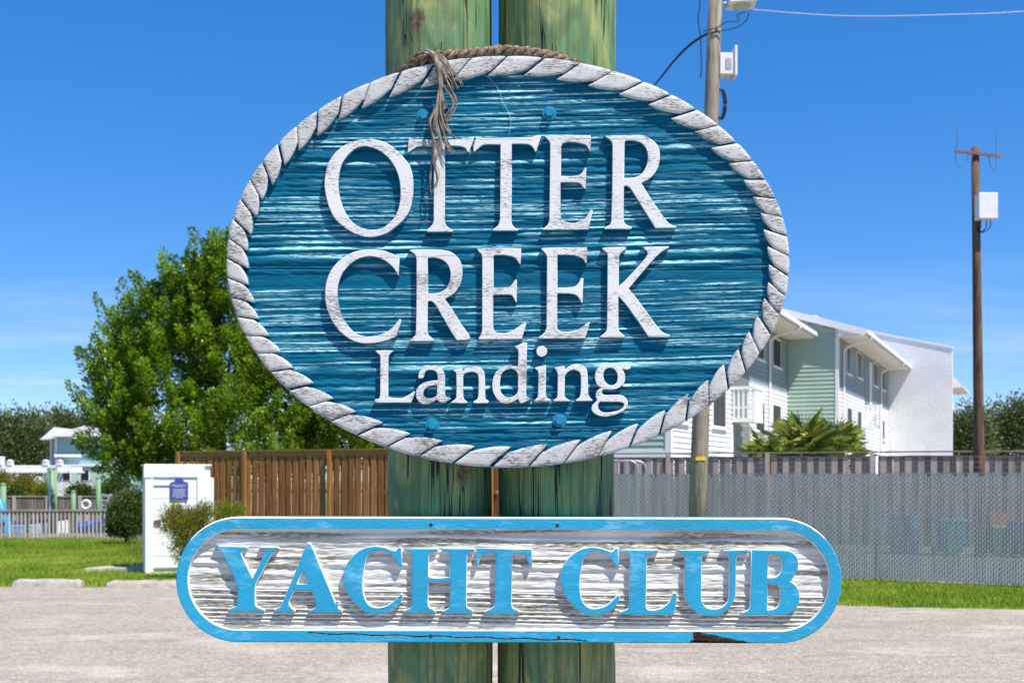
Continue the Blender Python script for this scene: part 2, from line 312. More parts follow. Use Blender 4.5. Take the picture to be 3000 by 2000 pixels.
CSH = '2190,130 2222,132 2230,250 2225,372 2195,365 2150,280~ 2090,215~ 2010,175~ 1940,172~ 1870,195~ 1820,250~ 1795,340~ 1775,470~ 1770,600~ 1790,720~ 1840,800~ 1920,835~ 2000,830~ 2080,800~ 2150,745~ 2215,675 2245,690 2220,770~ 2150,850~ 2050,905~ 1930,920~ 1830,905~ 1740,850~ 1640,750~ 1575,650~ 1540,530~ 1545,410~ 1590,310~ 1680,205~ 1790,140~ 1910,118~ 2020,130~ 2110,160~ 2150,172 2170,150'
BOARD = [
 ('Y', G_, ['45,122 60,118~ 400,128 420,140 400,165~ 360,180~ 345,200~ 355,240 475,488 560,330 620,205~ 610,180~ 560,150~ 555,130 780,130 780,155 730,185~ 700,215~ 640,330 515,560 508,620 508,790 525,825~ 570,845~ 620,870 610,892 200,892 190,865 240,840~ 285,825~ 300,790 303,600 250,480 140,250~ 110,195~ 50,155']),
 ('A', G_, ['1100,115~ 1130,88~ 1165,105~ 1190,160 1440,760~ 1470,830~ 1530,870 1530,900 1140,900 1135,870 1190,850~ 1218,820~ 1210,750 1160,645 960,650 915,750~ 905,790~ 930,835~ 975,870 970,898 735,895 730,865 790,835~ 820,800~ 870,680 1000,370', '1060,420 1075,425 1125,562 1000,565']),
 ('C', G_, [CSH]),
 ('H', H_, ['165,145 560,142 570,165~ 500,190~ 470,215~ 465,260 460,470 560,490~ 705,475 712,220 695,195~ 640,175~ 610,160 625,142 1000,145 1000,165~ 940,190~ 915,215~ 912,280 905,790 915,830~ 950,850~ 988,875 980,908 630,908 618,880 670,855~ 700,830~ 710,780 708,535 460,535 455,790 470,830~ 510,850~ 548,880 540,905 170,905 165,875 220,850~ 255,825~ 262,780 265,230 255,190~ 215,180~']),
 ('T', H_, ['1020,138 1675,150 1672,355 1640,350 1615,270~ 1580,220~ 1540,208~ 1445,205 1435,790 1450,835~ 1490,855~ 1535,880 1530,912 1120,912 1112,880 1170,855~ 1220,825~ 1238,780 1245,205 1150,205~ 1090,225~ 1060,270~ 1045,342 1012,340']),
 ('C', (620 + 636, 1571.5, 4), [CSH]),
 ('L', I_, ['78,88 340,88 340,105 290,120~ 268,140~ 262,170 258,470 270,485~ 310,490~ 360,478~ 410,440~ 440,375 465,378 462,430~ 447,522 80,522 78,505 120,490~ 140,475~ 145,440 148,140 135,115~ 95,105~']),
 ('U', I_, ['470,88 685,88 685,105 650,115~ 632,135~ 630,170 628,380 632,430~ 660,470~ 710,482~ 765,470~ 805,430~ 815,370 818,150 808,120~ 780,105~ 765,90 945,85 948,110 900,112~ 870,125~ 862,160 858,380 845,430~ 800,490~ 740,525~ 670,530~ 600,510~ 545,460~ 515,400~ 515,350 518,150 508,120~ 475,105~']),
 ('B', I_, ['962,88 1150,88 1220,95~ 1265,130~ 1278,180~ 1265,240~ 1222,295 1265,330~ 1288,390~ 1275,460~ 1230,505~ 1150,525~ 900,522 900,505 940,490~ 955,465 962,300', '1078,118 1110,120~ 1150,135~ 1168,170~ 1165,220~ 1140,260~ 1110,270~ 1073,270', '1073,312 1110,315~ 1145,330~ 1160,370~ 1155,430~ 1130,475~ 1070,488']),
]
SY = 3.6                                      # the carved faces stand 3.6 m from the eye: one photo pixel is one millimetre there
def sl(px, py, root): p = at(px, py, SY); return (p.x - root.location.x, p.z - root.location.z)
def letter(name, label, paths, root, fr, depth, front, side, bev=.0022):
    cu = bpy.data.curves.new('letter', 'CURVE'); cu.dimensions = '2D'; cu.fill_mode = 'BOTH'
    cu.extrude = depth / 2 - bev; cu.bevel_depth = bev; cu.bevel_resolution = 1; cu.offset = -bev
    for s in paths:
        P = [sl(fr[0] + x / fr[2], fr[1] + y / fr[2], root) for x, y in smooth_path(s)]
        sp = cu.splines.new('POLY'); sp.points.add(len(P) - 1); sp.use_cyclic_u = True
        for q, p in zip(sp.points, P): q.co = (p[0], p[1], 0, 1)
    t = bpy.data.objects.new('tmp', cu); COL.objects.link(t)
    me = bpy.data.meshes.new_from_object(t.evaluated_get(bpy.context.evaluated_depsgraph_get()))
    bpy.data.objects.remove(t)
    me.transform(Matrix(((1, 0, 0, 0), (0, 0, -1, depth / 2), (0, 1, 0, 0), (0, 0, 0, 1))))
    me.materials.clear(); me.materials.append(front); me.materials.append(side)
    for p in me.polygons: p.material_index = 0 if p.normal.y < -.75 else 1
    o = bpy.data.objects.new(name, me); put(o, root); o['label'] = label
    return o

def sines(n, kx, kz, seed):
    g = np.random.default_rng(seed); a = g.normal(0, kx, n); b = g.normal(0, kz, n); p = g.uniform(0, 6.28, n)
    return lambda x, z: sum(np.sin(a[i]*x + b[i]*z + p[i]) for i in range(n)) / math.sqrt(n / 2) / 1.4
def grain(x, z, bands, seed, slope=.02, warp=.004):
    """relief of sandblasted board: hard late-wood ridges left standing between softer, wider hollows"""
    g = np.random.default_rng(seed)
    u = z - slope * x + warp * sines(6, 3, 5, seed)(x, z)
    lo, hi = float(u.min()) - .05, float(u.max()) + .05
    r = [lo]; amp = [0]; wd = [.001]; soft = [0]
    while r[-1] < hi:
        q = r[-1]
        sp, am = .014, .0022
        for (a, b, s_, m_) in bands:
            if a <= q < b: sp, am = s_, m_
        st = sp * g.uniform(.5, 1.6)
        r.append(q + st); amp.append(am * g.uniform(.5, 1.3)); wd.append(min(.0017, st * .33)); soft.append(min(.006, st * .24) * g.uniform(.5, 1.2))
    r = np.array(r); amp = np.array(amp); wd = np.array(wd); soft = np.array(soft); ph = g.uniform(0, 6.28, len(r)); kx = g.uniform(2, 7, len(r))
    i = np.clip(np.searchsorted(r, u) - 1, 0, len(r) - 2)
    d0 = u - r[i]; d1 = r[i+1] - u; t = d0 / (d0 + d1)
    def ridge(j, d): return amp[j] * np.maximum((amp[j] > .0035) * .8, .45 + .55 * np.sin(kx[j] * x * 2 + ph[j] + 2 * np.sin(x * 9 + j))) * np.exp(-(d / wd[j]) ** 2)
    rg = ridge(i, d0) + ridge(i + 1, d1)
    h = rg + soft[i] * np.sin(np.pi * t ** .75)
    rough = sines(24, 90, 420, seed + 1)(x, z) * .00035 + sines(20, 70, 300, seed + 2)(x, z) * .0008 * (soft[i] > .0022)
    rv = np.array(g.uniform(0, 1, len(r)))[i]; pn = sines(18, 14, 60, seed + 5)(x, z)
    up = ((t - .45) / .2).clip(0, 1) * ((.98 - t) / .1).clip(0, 1) * (soft[i] > .0016) * (.35 + .65 * pn).clip(0, 1)  # upper flanks of the humps paled: sunlight painted in along with wear
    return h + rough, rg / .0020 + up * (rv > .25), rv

def field(name, X, Z, Y, wear_shading, mat, parent):
    r, c = X.shape; P = np.stack([X, Y, Z], -1).reshape(-1, 3)
    idx = np.arange(r * c).reshape(r, c)
    q = np.stack([idx[:-1, :-1], idx[:-1, 1:], idx[1:, 1:], idx[1:, :-1]], -1).reshape(-1, 4)
    me = bpy.data.meshes.new(name); me.vertices.add(r * c); me.vertices.foreach_set('co', P.ravel())
    me.loops.add(q.size); me.loops.foreach_set('vertex_index', q.ravel().astype(np.int32))
    me.polygons.add(len(q)); me.polygons.foreach_set('loop_start', np.arange(0, q.size, 4, dtype=np.int32)); me.polygons.foreach_set('loop_total', np.full(len(q), 4, np.int32))
    me.update(); me.validate()
    a = me.attributes.new('wear_shading', 'FLOAT', 'POINT'); a.data.foreach_set('value', wear_shading.ravel().astype(np.float32))
    me.polygons.foreach_set('use_smooth', [True] * len(q)); me.materials.append(mat)
    return put(bpy.data.objects.new(name, me), parent)

# ---------------------------------------------------------------- oval sign
ov = thing('oval_sign', 'large oval carved blue sign with white rope border reading Otter Creek Landing', 'sign', (-.012, SY, EYE + .035))
OCX, OCZ = sl(1488, 766, ov); RA, RB = .826, .6035
BASE = .016                                   # the blasted ground lies this far behind the carved faces
th = np.linspace(0, 2 * np.pi, 721)[:-1]
m = MB(); n = 180; tt = [2 * math.pi * i / n for i in range(n)]
rings = [(.000, BASE + .002), (.000, BASE + .012), (.004, .060)]
fr_ = [(OCX + (RA - .003) * math.cos(t), BASE + .001, OCZ + (RB - .003) * math.sin(t)) for t in tt]
P = np.array([[(OCX + (RA - i_) * math.cos(t), y_, OCZ + (RB - i_) * math.sin(t)) for t in tt + [0.0]] for i_, y_ in ((.004, BASE + .003), (0, BASE + .007), (0, .070), (.004, .074))])
m.grid(P); m.poly([tuple(p) for p in P[-1][:-1]])
m.build('backing_board', M_edge, ov)
# blasted ground
rows, cols = 800, 200
zz = np.linspace(-RB + .012, RB - .012, rows); half = RA * np.sqrt(1 - (zz / RB) ** 2) * .985 - .004
X = half[:, None] * np.linspace(-1, 1, cols)[None, :]; Z = np.repeat(zz[:, None], cols, 1)
bands = [(-.70, -.50, .022, .0020), (-.50, -.38, .017, .0024), (-.38, -.31, .030, .0012), (-.31, -.17, .0105, .0026), (-.17, -.075, .0062, .0024), (-.075, .075, .026, .0018), (.075, .135, .011, .0026), (.135, .20, .0062, .0025), (.20, .36, .024, .0016), (.36, .62, .0125, .0028)]
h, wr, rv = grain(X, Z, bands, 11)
for zj in (-.405, -.218, -.02, .118, .262, .43): h = h - .0045 * np.exp(-((Z - zj - .0015 * np.sin(X * 7)) / .0014) ** 2)      # joints between the glued boards
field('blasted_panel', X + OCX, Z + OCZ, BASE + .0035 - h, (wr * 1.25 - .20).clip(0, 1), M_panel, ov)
# rope border, strand by strand
ds = np.hypot(RA * np.diff(np.cos(np.append(th, 2*np.pi))), RB * np.diff(np.sin(np.append(th, 2*np.pi))))
cum = np.concatenate([[0], np.cumsum(ds)]); PER = cum[-1]; thx = np.append(th, 2 * np.pi)
def rim(s, r):                                # clockwise arc length, distance in from the rim
    t = np.pi / 2 - np.interp(s % PER, cum, thx)
    c, s_ = np.cos(t), np.sin(t); nx, nz = c / RA, s_ / RB; L = np.hypot(nx, nz)
    return OCX + RA * c - nx / L * r, OCZ + RB * s_ - nz / L * r
NS = 57; PT = PER / NS; WD = .060
for k in range(NS):
    uu = .5 - .5 * np.cos(np.pi * np.linspace(0, 1, 11)); vv = .5 - .5 * np.cos(np.pi * np.linspace(0, 1, 8)); U, V = np.meshgrid(uu, vv)
    jit = random.uniform(-.003, .003)
    wdt = WD + random.uniform(-.005, .004)
    rmax = wdt + .003 - .021 * U ** 3.4 - .002 * (1 - U) ** 8
    rmin = .0005 + .002 * (2 * U - 1) ** 4
    rr = rmin + V * (rmax - rmin); rn = rr / WD
    S = k * PT + jit + .0025 - (.046 * rn + .004 * rn ** 3) + U * (PT - .0055)
    x, z = rim(S, rr)
    dome = (1 - np.abs(2*U - 1) ** 12) * (1 - np.abs(2*V - 1) ** 12)
    y = .003 - .004 * dome
    top = np.stack([x, y, z], -1); mb = MB(); mb.grid(top, 0)
    edge = [top[0, j] for j in range(11)] + [top[i, 10] for i in range(1, 8)] + [top[7, j] for j in range(9, -1, -1)] + [top[i, 0] for i in range(6, 0, -1)]
    ce = top.reshape(-1, 3).mean(0); ne = len(edge)
    for i in range(ne):
        a, b = edge[i], edge[(i+1) % ne]
        mb.poly([a, b, (b[0] + (b[0]-ce[0]) * .03, BASE + .006, b[2] + (b[2]-ce[2]) * .03), (a[0] + (a[0]-ce[0]) * .03, BASE + .006, a[2] + (a[2]-ce[2]) * .03)], 1)
    me = mb.mesh('rope_strand', [M_strand, M_edge])
    me.polygons.foreach_set('use_smooth', [True] * len(me.polygons))
    bm = bmesh.new(); bm.from_mesh(me); bmesh.ops.remove_doubles(bm, verts=bm.verts, dist=1e-5); bmesh.ops.recalc_face_normals(bm, faces=bm.faces)
    for e in bm.edges:
        if len(e.link_faces) == 2 and e.link_faces[0].material_index != e.link_faces[1].material_index: e.smooth = False
    bm.to_mesh(me); bm.free()
    put(bpy.data.objects.new('rope_strand', me), ov)
for ch, fr, paths in OVAL:
    letter('letter', 'white carved letter ' + ch, paths, ov, fr, BASE + .003, M_white, M_edge)
M_bolt = plain('painted_bolt', (.012, .22, .38), .4, .15, 80, .4)
for bx, by, ro in ((1240, 335, .3), (1610, 327, .1), (1266, 1244, .15), (1640, 1230, 0)):
    x, z = sl(bx, by, ov); mb = MB(); c = [(x + .0145 * math.cos(ro + k * math.pi / 3), z + .0145 * math.sin(ro + k * math.pi / 3)) for k in range(6)]
    c2 = [(x + .0125 * math.cos(ro + k * math.pi / 3), z + .0125 * math.sin(ro + k * math.pi / 3)) for k in range(6)]
    mb.prism(c, .003, BASE + .006); b0 = len(mb.v)
    mb.v += [(p[0], .003, p[1]) for p in c] + [(p[0], .0005, p[1]) for p in c2]
    for k in range(6): mb.f.append((b0+k, b0+(k+1) % 6, b0+6+(k+1) % 6, b0+6+k)); mb.m.append(0)
    mb.f.append(tuple(b0 + 6 + k for k in range(6))); mb.m.append(0)
    mb.tube([(x, BASE - .001, z), (x, BASE + .006, z)], .021, 16)
    mb.build('bolt_head', M_bolt, ov)

# ---------------------------------------------------------------- yacht club board
yb = thing('name_board', 'long round ended board with sky blue frame and letters reading Yacht Club', 'sign', (-.0095, SY, gz(1882, SY)))
yb.rotation_euler = (0, R(.12), 0)
CX0, CZ0 = sl(1490.5, 1698.5, yb); HL, HH = .977, .184
def stad(s, d):                               # s in 0..1 round the stadium, d distance in from the edge
    r = HH - d; st = 2 * (HL - HH); L = 2 * st + 2 * math.pi * HH; q = (s % 1.0) * L
    if q < st: return CX0 - st/2 + q, CZ0 - r, 0
    q -= st
    if q < math.pi * HH: a = -math.pi/2 + q / HH; return CX0 + st/2 + r * math.cos(a), CZ0 + r * math.sin(a), 1
    q -= math.pi * HH
    if q < st: return CX0 + st/2 - q, CZ0 + r, 2
    q -= st; a = math.pi/2 + q / HH; return CX0 - st/2 + r * math.cos(a), CZ0 + r * math.sin(a), 3
FW = .037; NSs = 520
dl = [0, .0015, .004] + [.006 + .0015 * i for i in range(20)] + [.0355, .0365, FW]
def fy(d):
    if d < .004: return (.009, .003, .0005)[dl.index(d)]
    if d > .0352: return (.001, .004, BASE + .012)[(.0355, .0365, FW).index(d)]
    return 0.0
rgf = np.random.default_rng(5)
mb = MB(); V0 = []
for i in range(NSs):
    row = []
    for d in dl:
        x, z, side = stad(i / NSs, d); y = fy(d) + rgf.normal(0, .00018); bare = 0
        xp = (x - CX0) * 1000 + 1490.5
        if side == 0:
            nd = .034 * max(0, min(1, (xp - 2026) / 12)) * max(0, 1 - (xp - 2040) / 175) ** 1.1 + rgf.normal(0, .0007)
            if 2024 < xp < 2210 and d < nd: y = .013 + .012 * (nd - d) / .034 + rgf.normal(0, .0022); bare = 1; z += .004 * (d < .003)
            dc = .029 - .021 * (xp - 860) / 860 + .0016 * math.sin(xp * .05)
            if 900 < xp < 1720 and abs(d - dc) < .0011 and y < .004: y = .007; bare = 1
        row.append((x, y, z, bare))
    V0.append(row)
nb = len(dl)
for row in V0: mb.v += [p[:3] for p in row]
for i in range(NSs):
    for j in range(nb - 1):
        k = (i + 1) % NSs; mb.f.append((i*nb+j, k*nb+j, k*nb+j+1, i*nb+j+1))
        bb = V0[i][j][3] + V0[k][j][3] + V0[k][j+1][3] + V0[i][j+1][3]
        mb.m.append(2 if bb >= 2 else (1 if (j >= nb - 3 or (j < 2 and V0[i][j][2] > CZ0 + .12)) else 0))  # upper outer bevel whitened: worn paint and a painted highlight
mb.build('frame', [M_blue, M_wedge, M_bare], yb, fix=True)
mb = MB(); Pq = np.array([[(lambda q: (q[0], y_, q[1]))(stad(i / 200, d_)) for i in range(201)] for d_, y_ in ((0, .0095), (0, .071), (.003, .074))])
mb.grid(Pq); mb.poly([tuple(p) for p in Pq[-1][:-1]]); mb.build('backing_board', M_blue, yb)
rows, cols = 260, 380
zz = np.linspace(-HH + FW - .003, HH - FW + .003, rows); rr_ = HH - FW + .003
hl = (HL - HH) + np.sqrt(np.maximum(rr_ ** 2 - zz ** 2, 1e-8))
X = hl[:, None] * np.linspace(-1, 1, cols)[None, :]; Z = np.repeat(zz[:, None], cols, 1)
h, wr, rv = grain(X, Z, [(-.3, -.142, .020, .0008), (-.142, -.040, .0105, .0062), (-.040, .10, .021, .0014), (.10, .3, .016, .0009)], 23, -.012, .0035)
st_ = sines(20, 6, 160, 77)(X, Z)
wear_shading = ((st_ - .15) * 1.1 + .45 * (rv > .55) + .5 * (Z > .095)).clip(0, 1)
low = ((-.030 - Z - .012 * X) / .012).clip(0, 1) * ((Z + .136) / .008).clip(0, 1); wear_shading = np.maximum(wear_shading * (1 - low), low * (1.25 - wr).clip(0, 1))  # low band: grooves coloured dark to carry their shade, ridges left white
field('blasted_panel', X + CX0, Z + CZ0, BASE + .004 - h, wear_shading, M_wpanel, yb)
for ch, fr, paths in BOARD:
    letter('letter', 'sky blue carved letter ' + ch, paths, yb, fr, BASE + .004, M_blue, M_wedge, .003)
for bx, by in ((1262, 1537), (1632, 1538), (1262, 1863), (1637, 1866)):
    x, z = sl(bx, by, yb); mb = MB(); mb.tube([(x, -.0006, z), (x, .004, z)], .0055, 12); mb.build('screw', M_screw, yb)

# ---------------------------------------------------------------- pilings that carry the signs
def piling_mat():
    m = MT('green_treated_pine', .62, .25); v = m.co((1, 1, .22))
    wv = m.noise(m.co((3.2, 3.2, .55)), 1.0, 3, .5, .9)
    cont = m.math('SINE', m.math('MULTIPLY', wv, 85.0))
    fib = m.noise(m.co((150, 150, 4)), 1.0, 5, .65)
    big = m.noise(m.co((6, 6, 3.2), (3, 1, 2)), 1.0, 6, .68, 1.2)
    c = m.ramp(big, [(.30, (.085, .155, .055)), (.45, (.17, .245, .09)), (.57, (.28, .32, .115)), (.72, (.44, .41, .15))])
    grn = m.noise(m.co((7, 7, 2.2), (9, 4, 7)), 1.0, 6, .7, 1.5)
    c = m.mix(m.ramp(grn, [(.47, 0.0), (.60, .8)]), c, (.09, .235, .12))
    c = m.mix(m.math('MULTIPLY', m.ramp(cont, [(.15, 0.0), (.9, 1.0)]), .5), c, (.06, .12, .06))
    c = m.mix(m.ramp(fib, [(.32, .5), (.5, 0.0)]), c, (.07, .075, .04))
    ck = m.noise(m.co((26, 26, .55), (2, 2, 2)), 1.0, 3, .5, .3)
    cl = m.ramp(m.math('ABSOLUTE', m.math('SUBTRACT', ck, .5)), [(.008, 1.0), (.015, 0.0)])
    msk = m.math('MULTIPLY', cl, m.math('GREATER_THAN', m.noise(m.co((5, 5, .8), (7, 7, 7)), 1, 2), .44))
    c = m.mix(msk, c, (.015, .015, .01))
    kn = m.attr('knot'); c = m.mix(kn, c, m.ramp(m.noise(m.co((60, 60, 60)), 1, 3), [(.35, (.07, .05, .03)), (.65, (.20, .15, .085))])); m.col(c)
    m.bump(m.math('ADD', m.math('MULTIPLY', fib, .5), m.math('SUBTRACT', m.math('MULTIPLY', cont, .10), m.math('MULTIPLY', msk, 1.5))), .5, .004)
    return m.mat
M_pile = piling_mat()
def piling(label, x0, x1, r0, r1, knots, cracks, seed):
    H = 4.3; root = thing('sign_piling', label, 'post', (x0, SY + .075 + r0, 0), 0, 'pilings carrying the signs')
    na, nz_ = 220, 240; a = np.linspace(0, 2*np.pi, na, endpoint=False); z = np.linspace(-.25, H, nz_); Aa, Zz = np.meshgrid(a, z)
    t = (Zz / 3.05).clip(0, 1.3); rad = r0 + (r1 - r0) * t
    nf = sines(10, 2.0, 2.5, seed); rad = rad + .0035 * (nf(np.cos(Aa)*2, Zz) + nf(np.sin(Aa)*2 + 5, Zz)) + .0009 * sines(20, 60, 3, seed+1)(Aa, Zz)
    kn = np.zeros_like(rad)
    for (ka, kz, kr) in knots:
        da = (Aa - ka + np.pi) % (2*np.pi) - np.pi; d = np.hypot(da * r0, (Zz - kz) * .8) / kr
        rad += .009 * np.exp(-(d / 1.5) ** 2) - .006 * np.exp(-(d / .55) ** 2); kn = np.maximum(kn, (1.06 - d).clip(0, .1) / .1)
    for (ka, z0_, z1_, dep) in cracks:
        da = (Aa - ka - .03 * np.sin(Zz * 5 + ka) + np.pi) % (2*np.pi) - np.pi
        inz = 1 / (1 + np.exp(-(Zz - z0_) * 14)) / (1 + np.exp((Zz - z1_) * 14)); rad -= dep * np.exp(-(da * r0 / .0032) ** 2) * inz
    lx = (x1 - x0) * t; ly = (rad * 0 + (r1 - r0) * t)          # the face that carries the boards stays upright
    Xw = lx + rad * np.cos(Aa); Yw = ly + rad * np.sin(Aa)
    V = np.stack([Xw, Yw, Zz], -1); idx = np.arange(na * nz_).reshape(nz_, na); nx = np.roll(idx, -1, 1)
    q = np.stack([idx[:-1], nx[:-1], nx[1:], idx[1:]], -1).reshape(-1, 4).tolist(); q.append(idx[-1].tolist()); q.append(idx[0][::-1].tolist())
    me = bpy.data.meshes.new('shaft'); me.from_pydata(V.reshape(-1, 3).tolist(), [], q)
    at_ = me.attributes.new('knot', 'FLOAT', 'POINT'); at_.data.foreach_set('value', kn.ravel().astype(np.float32))
    me.polygons.foreach_set('use_smooth', [True] * (len(q) - 2) + [False] * 2); me.materials.append(M_pile)
    put(bpy.data.objects.new('shaft', me), root); return root
fa = -math.pi / 2                             # towards the viewer
piling('green treated timber piling with a large knot beside the rope tassel', -.222, -.231, .152, .1655, [(fa - .32, 3.03, .024), (fa + .50, 1.66, .02)], [(fa + .2, .6, 1.3, .006), (fa - .5, 2.6, 4.2, .003), (fa + .55, 2.9, 4, .004)], 31)
piling('thicker green treated timber piling split by long upright cracks', .136, .1405, .1785, .188, [(fa + .8, 2.2, .02)], [(fa - .62, .2, 1.75, .012), (fa - .05, .3, 1.6, .004), (fa + .3, 2.7, 4.2, .006), (fa + .62, 2.75, 4.2, .004), (fa + .1, 2.8, 4, .004)], 47)

# ---------------------------------------------------------------- rope with its frayed tassel, thread
M_rope = MT('weathered_hemp', .9, .1); M_rope.col(M_rope.ramp(M_rope.noise(M_rope.co((70, 70, 70)), 1, 5, .7), [(.32, (.05, .034, .025)), (.5, (.20, .145, .105)), (.68, (.45, .36, .27))])); M_rope.bump(M_rope.noise(M_rope.co((300, 300, 300)), 1, 3), .6, .003); M_rope = M_rope.mat
M_fray = MT('bleached_fibre', .8, .15); M_fray.col(M_fray.ramp(M_fray.noise(M_fray.co((60, 60, 30)), 1, 4), [(.3, (.07, .052, .04)), (.7, (.42, .355, .28))])); M_fray = M_fray.mat
rp = thing('frayed_rope', 'old brown rope laid over the top of the oval sign with a frayed tassel', 'rope', (0, SY, EYE + 1.2))
def rl(px, py, dy=0): p = at(px, py, SY); return Vector((p.x, dy, p.z - EYE - 1.2))
def resample(P, n):
    P = [Vector(p) for p in P]; out = []
    m_ = len(P) - 1
    for i in range(n):
        t = i / (n - 1) * m_; k = min(int(t), m_ - 1); f = t - k
        a, b, c, d = P[max(k-1, 0)], P[k], P[k+1], P[min(k+2, m_)]
        out.append(.5 * ((2*b) + (c-a)*f + (2*a-5*b+4*c-d)*f*f + (3*b-a-3*c+d)*f**3))
    return out
path = resample([rl(1190, 198, .03), rl(1215, 182, .025), rl(1255, 163, .02), rl(1320, 158, .02), rl(1400, 152, .022), rl(1470, 143, .024), rl(1550, 149, .024), rl(1620, 161, .026), rl(1680, 180, .03), rl(1716, 197, .034)], 150)
Ln = [0]
for a, b in zip(path, path[1:]): Ln.append(Ln[-1] + (b - a).length)
for k in range(3):
    pts = []; rr = []
    for i, p in enumerate(path):
        d = (path[min(i+1, 149)] - path[max(i-1, 0)]).normalized(); x = d.cross(Vector((0, 1, 0))).normalized(); y = Vector((0, 1, 0))
        an = 2*math.pi * (Ln[i] / .085 + k / 3); amp_ = .0088; pts.append(p + (x * math.cos(an) + y * math.sin(an)) * amp_ * 1.2 + Vector([random.uniform(-.0008, .0008) for _ in range(3)]))
        rr.append(.0092 * (1 if i < 135 else (1 - (i - 135) / 22)))
    MB().tube(pts, rr, 10).build('strand', M_rope, rp, smooth=True)
mb = MB()
for k in range(420):
    i = random.randrange(3, 146); p = path[i]; d = (path[i+1] - path[i-1]).normalized(); x = d.cross(Vector((0, 1, 0))).normalized()
    an = random.uniform(0, 6.28); o = (x * math.cos(an) + Vector((0, 1, 0)) * math.sin(an)); fl = random.uniform(.008, .024)
    mb.tube([p + o * .012, p + o * .018 + d * fl * .5, p + o * (.018 + random.uniform(-.001, .009)) + d * fl], [.0008, .0006, .0003], 3, cap=False)
for k in range(60):                           # the cut end unravels
    q = path[-3] + Vector((random.uniform(-.03, .02), random.uniform(-.01, .01), 0)); mb.tube([q, q + Vector((random.uniform(.01, .05), random.uniform(-.01, .01), random.uniform(-.03, .012)))], [.001, .0004], 3, cap=False)
o = mb.build('loose_fibres', M_rope, rp, fix=False); o['kind'] = 'stuff'
# loose bundle left of the knot
for k in range(16):
    j = lambda s: random.uniform(-s, s)
    pts = resample([rl(1257 + j(5), 158 + j(8), .0 + j(.01)), rl(1225 + j(6), 168 + j(11), .004 + j(.012)), rl(1195 + j(6), 187 + j(9), .014 + j(.01)), rl(1168 + j(16), 206 + j(7), .026 + j(.008))], 12)
    MB().tube(pts, [.0042 * (1 - .7 * i / 11) for i in range(12)], 5).build('frayed_yarn', M_rope, rp, smooth=True)
TRK = [(1258, 151), (1270, 166), (1286, 202), (1292, 250)]
YARN = [([(1258, 150), (1294, 168), (1326, 207), (1346, 240), (1354, 255)], 2), ([(1258, 151), (1288, 172), (1314, 212), (1332, 246), (1341, 263)], 3), ([(1258, 152), (1282, 176), (1304, 218), (1320, 250), (1329, 272)], 2),
        (TRK + [(1308, 262), (1326, 284), (1330, 310), (1316, 343), (1304, 362)], 3), (TRK + [(1294, 300), (1298, 340), (1308, 375), (1328, 402), (1339, 414)], 3), (TRK + [(1291, 305), (1290, 357), (1306, 404), (1318, 432), (1332, 455)], 2), (TRK + [(1290, 300), (1292, 360), (1304, 400), (1314, 430), (1316, 448)], 1),
        (TRK + [(1286, 300), (1276, 335), (1262, 364), (1266, 398), (1276, 432), (1272, 478), (1284, 520), (1281, 545), (1266, 578)], 2), (TRK + [(1288, 300), (1279, 357), (1290, 410), (1292, 436), (1276, 484), (1286, 512), (1279, 552)], 2), (TRK + [(1284, 295), (1270, 352), (1272, 410), (1267, 470), (1262, 530), (1264, 570)], 1), (TRK + [(1290, 290), (1284, 330), (1276, 380)], 2), (TRK + [(1296, 285), (1306, 318), (1298, 330)], 2)]
for P0_, reps in YARN:
    for _ in range(reps + 1):
        jx, jd = random.uniform(-4, 4), random.uniform(-.005, .005); L0 = len(P0_)
        pts = [rl(x_ + jx * 1.4 * min(1, i / 2) + random.uniform(-2.5, 2.5), y_ + random.uniform(-4, 4), (.004, -.012)[min(i, 1)] + (0 if i < 2 else -.004 + jd * 1.0)) for i, (x_, y_) in enumerate(P0_)]
        r0 = random.uniform(.0015, .0030); MB().tube(resample(pts, 34), [r0 * (1.15 - .75 * (i / 33) ** 2) for i in range(34)], 6).build('tassel_yarn', M_fray, rp, smooth=True)
M_nail = plain('galvanised_steel', (.5, .5, .5), .35, .15, 60, .5, .8)
q = rl(1253, 146, -.004); MB().tube([q, q + Vector((0, .045, 0))], .0045, 10).build('nail', M_nail, rp)
td = thing('fishing_line', 'thin pale thread caught on the carved rope above the second letter T', 'thread', (0, SY, EYE + 1.0))
M_thread = plain('nylon_thread', (.45, .6, .62), .4, .1)
MB().tube(resample([Vector((at(x, y, SY).x, dy, at(x, y, SY).z - EYE - 1.0)) for x, y, dy in ((1415, 215, .004), (1440, 232, .012), (1462, 262, .013), (1472, 295, .012), (1490, 325, .013), (1497, 352, .012), (1494, 375, .013), (1490, 392, .014))], 40), .0006, 4).build('strand', M_thread, td)

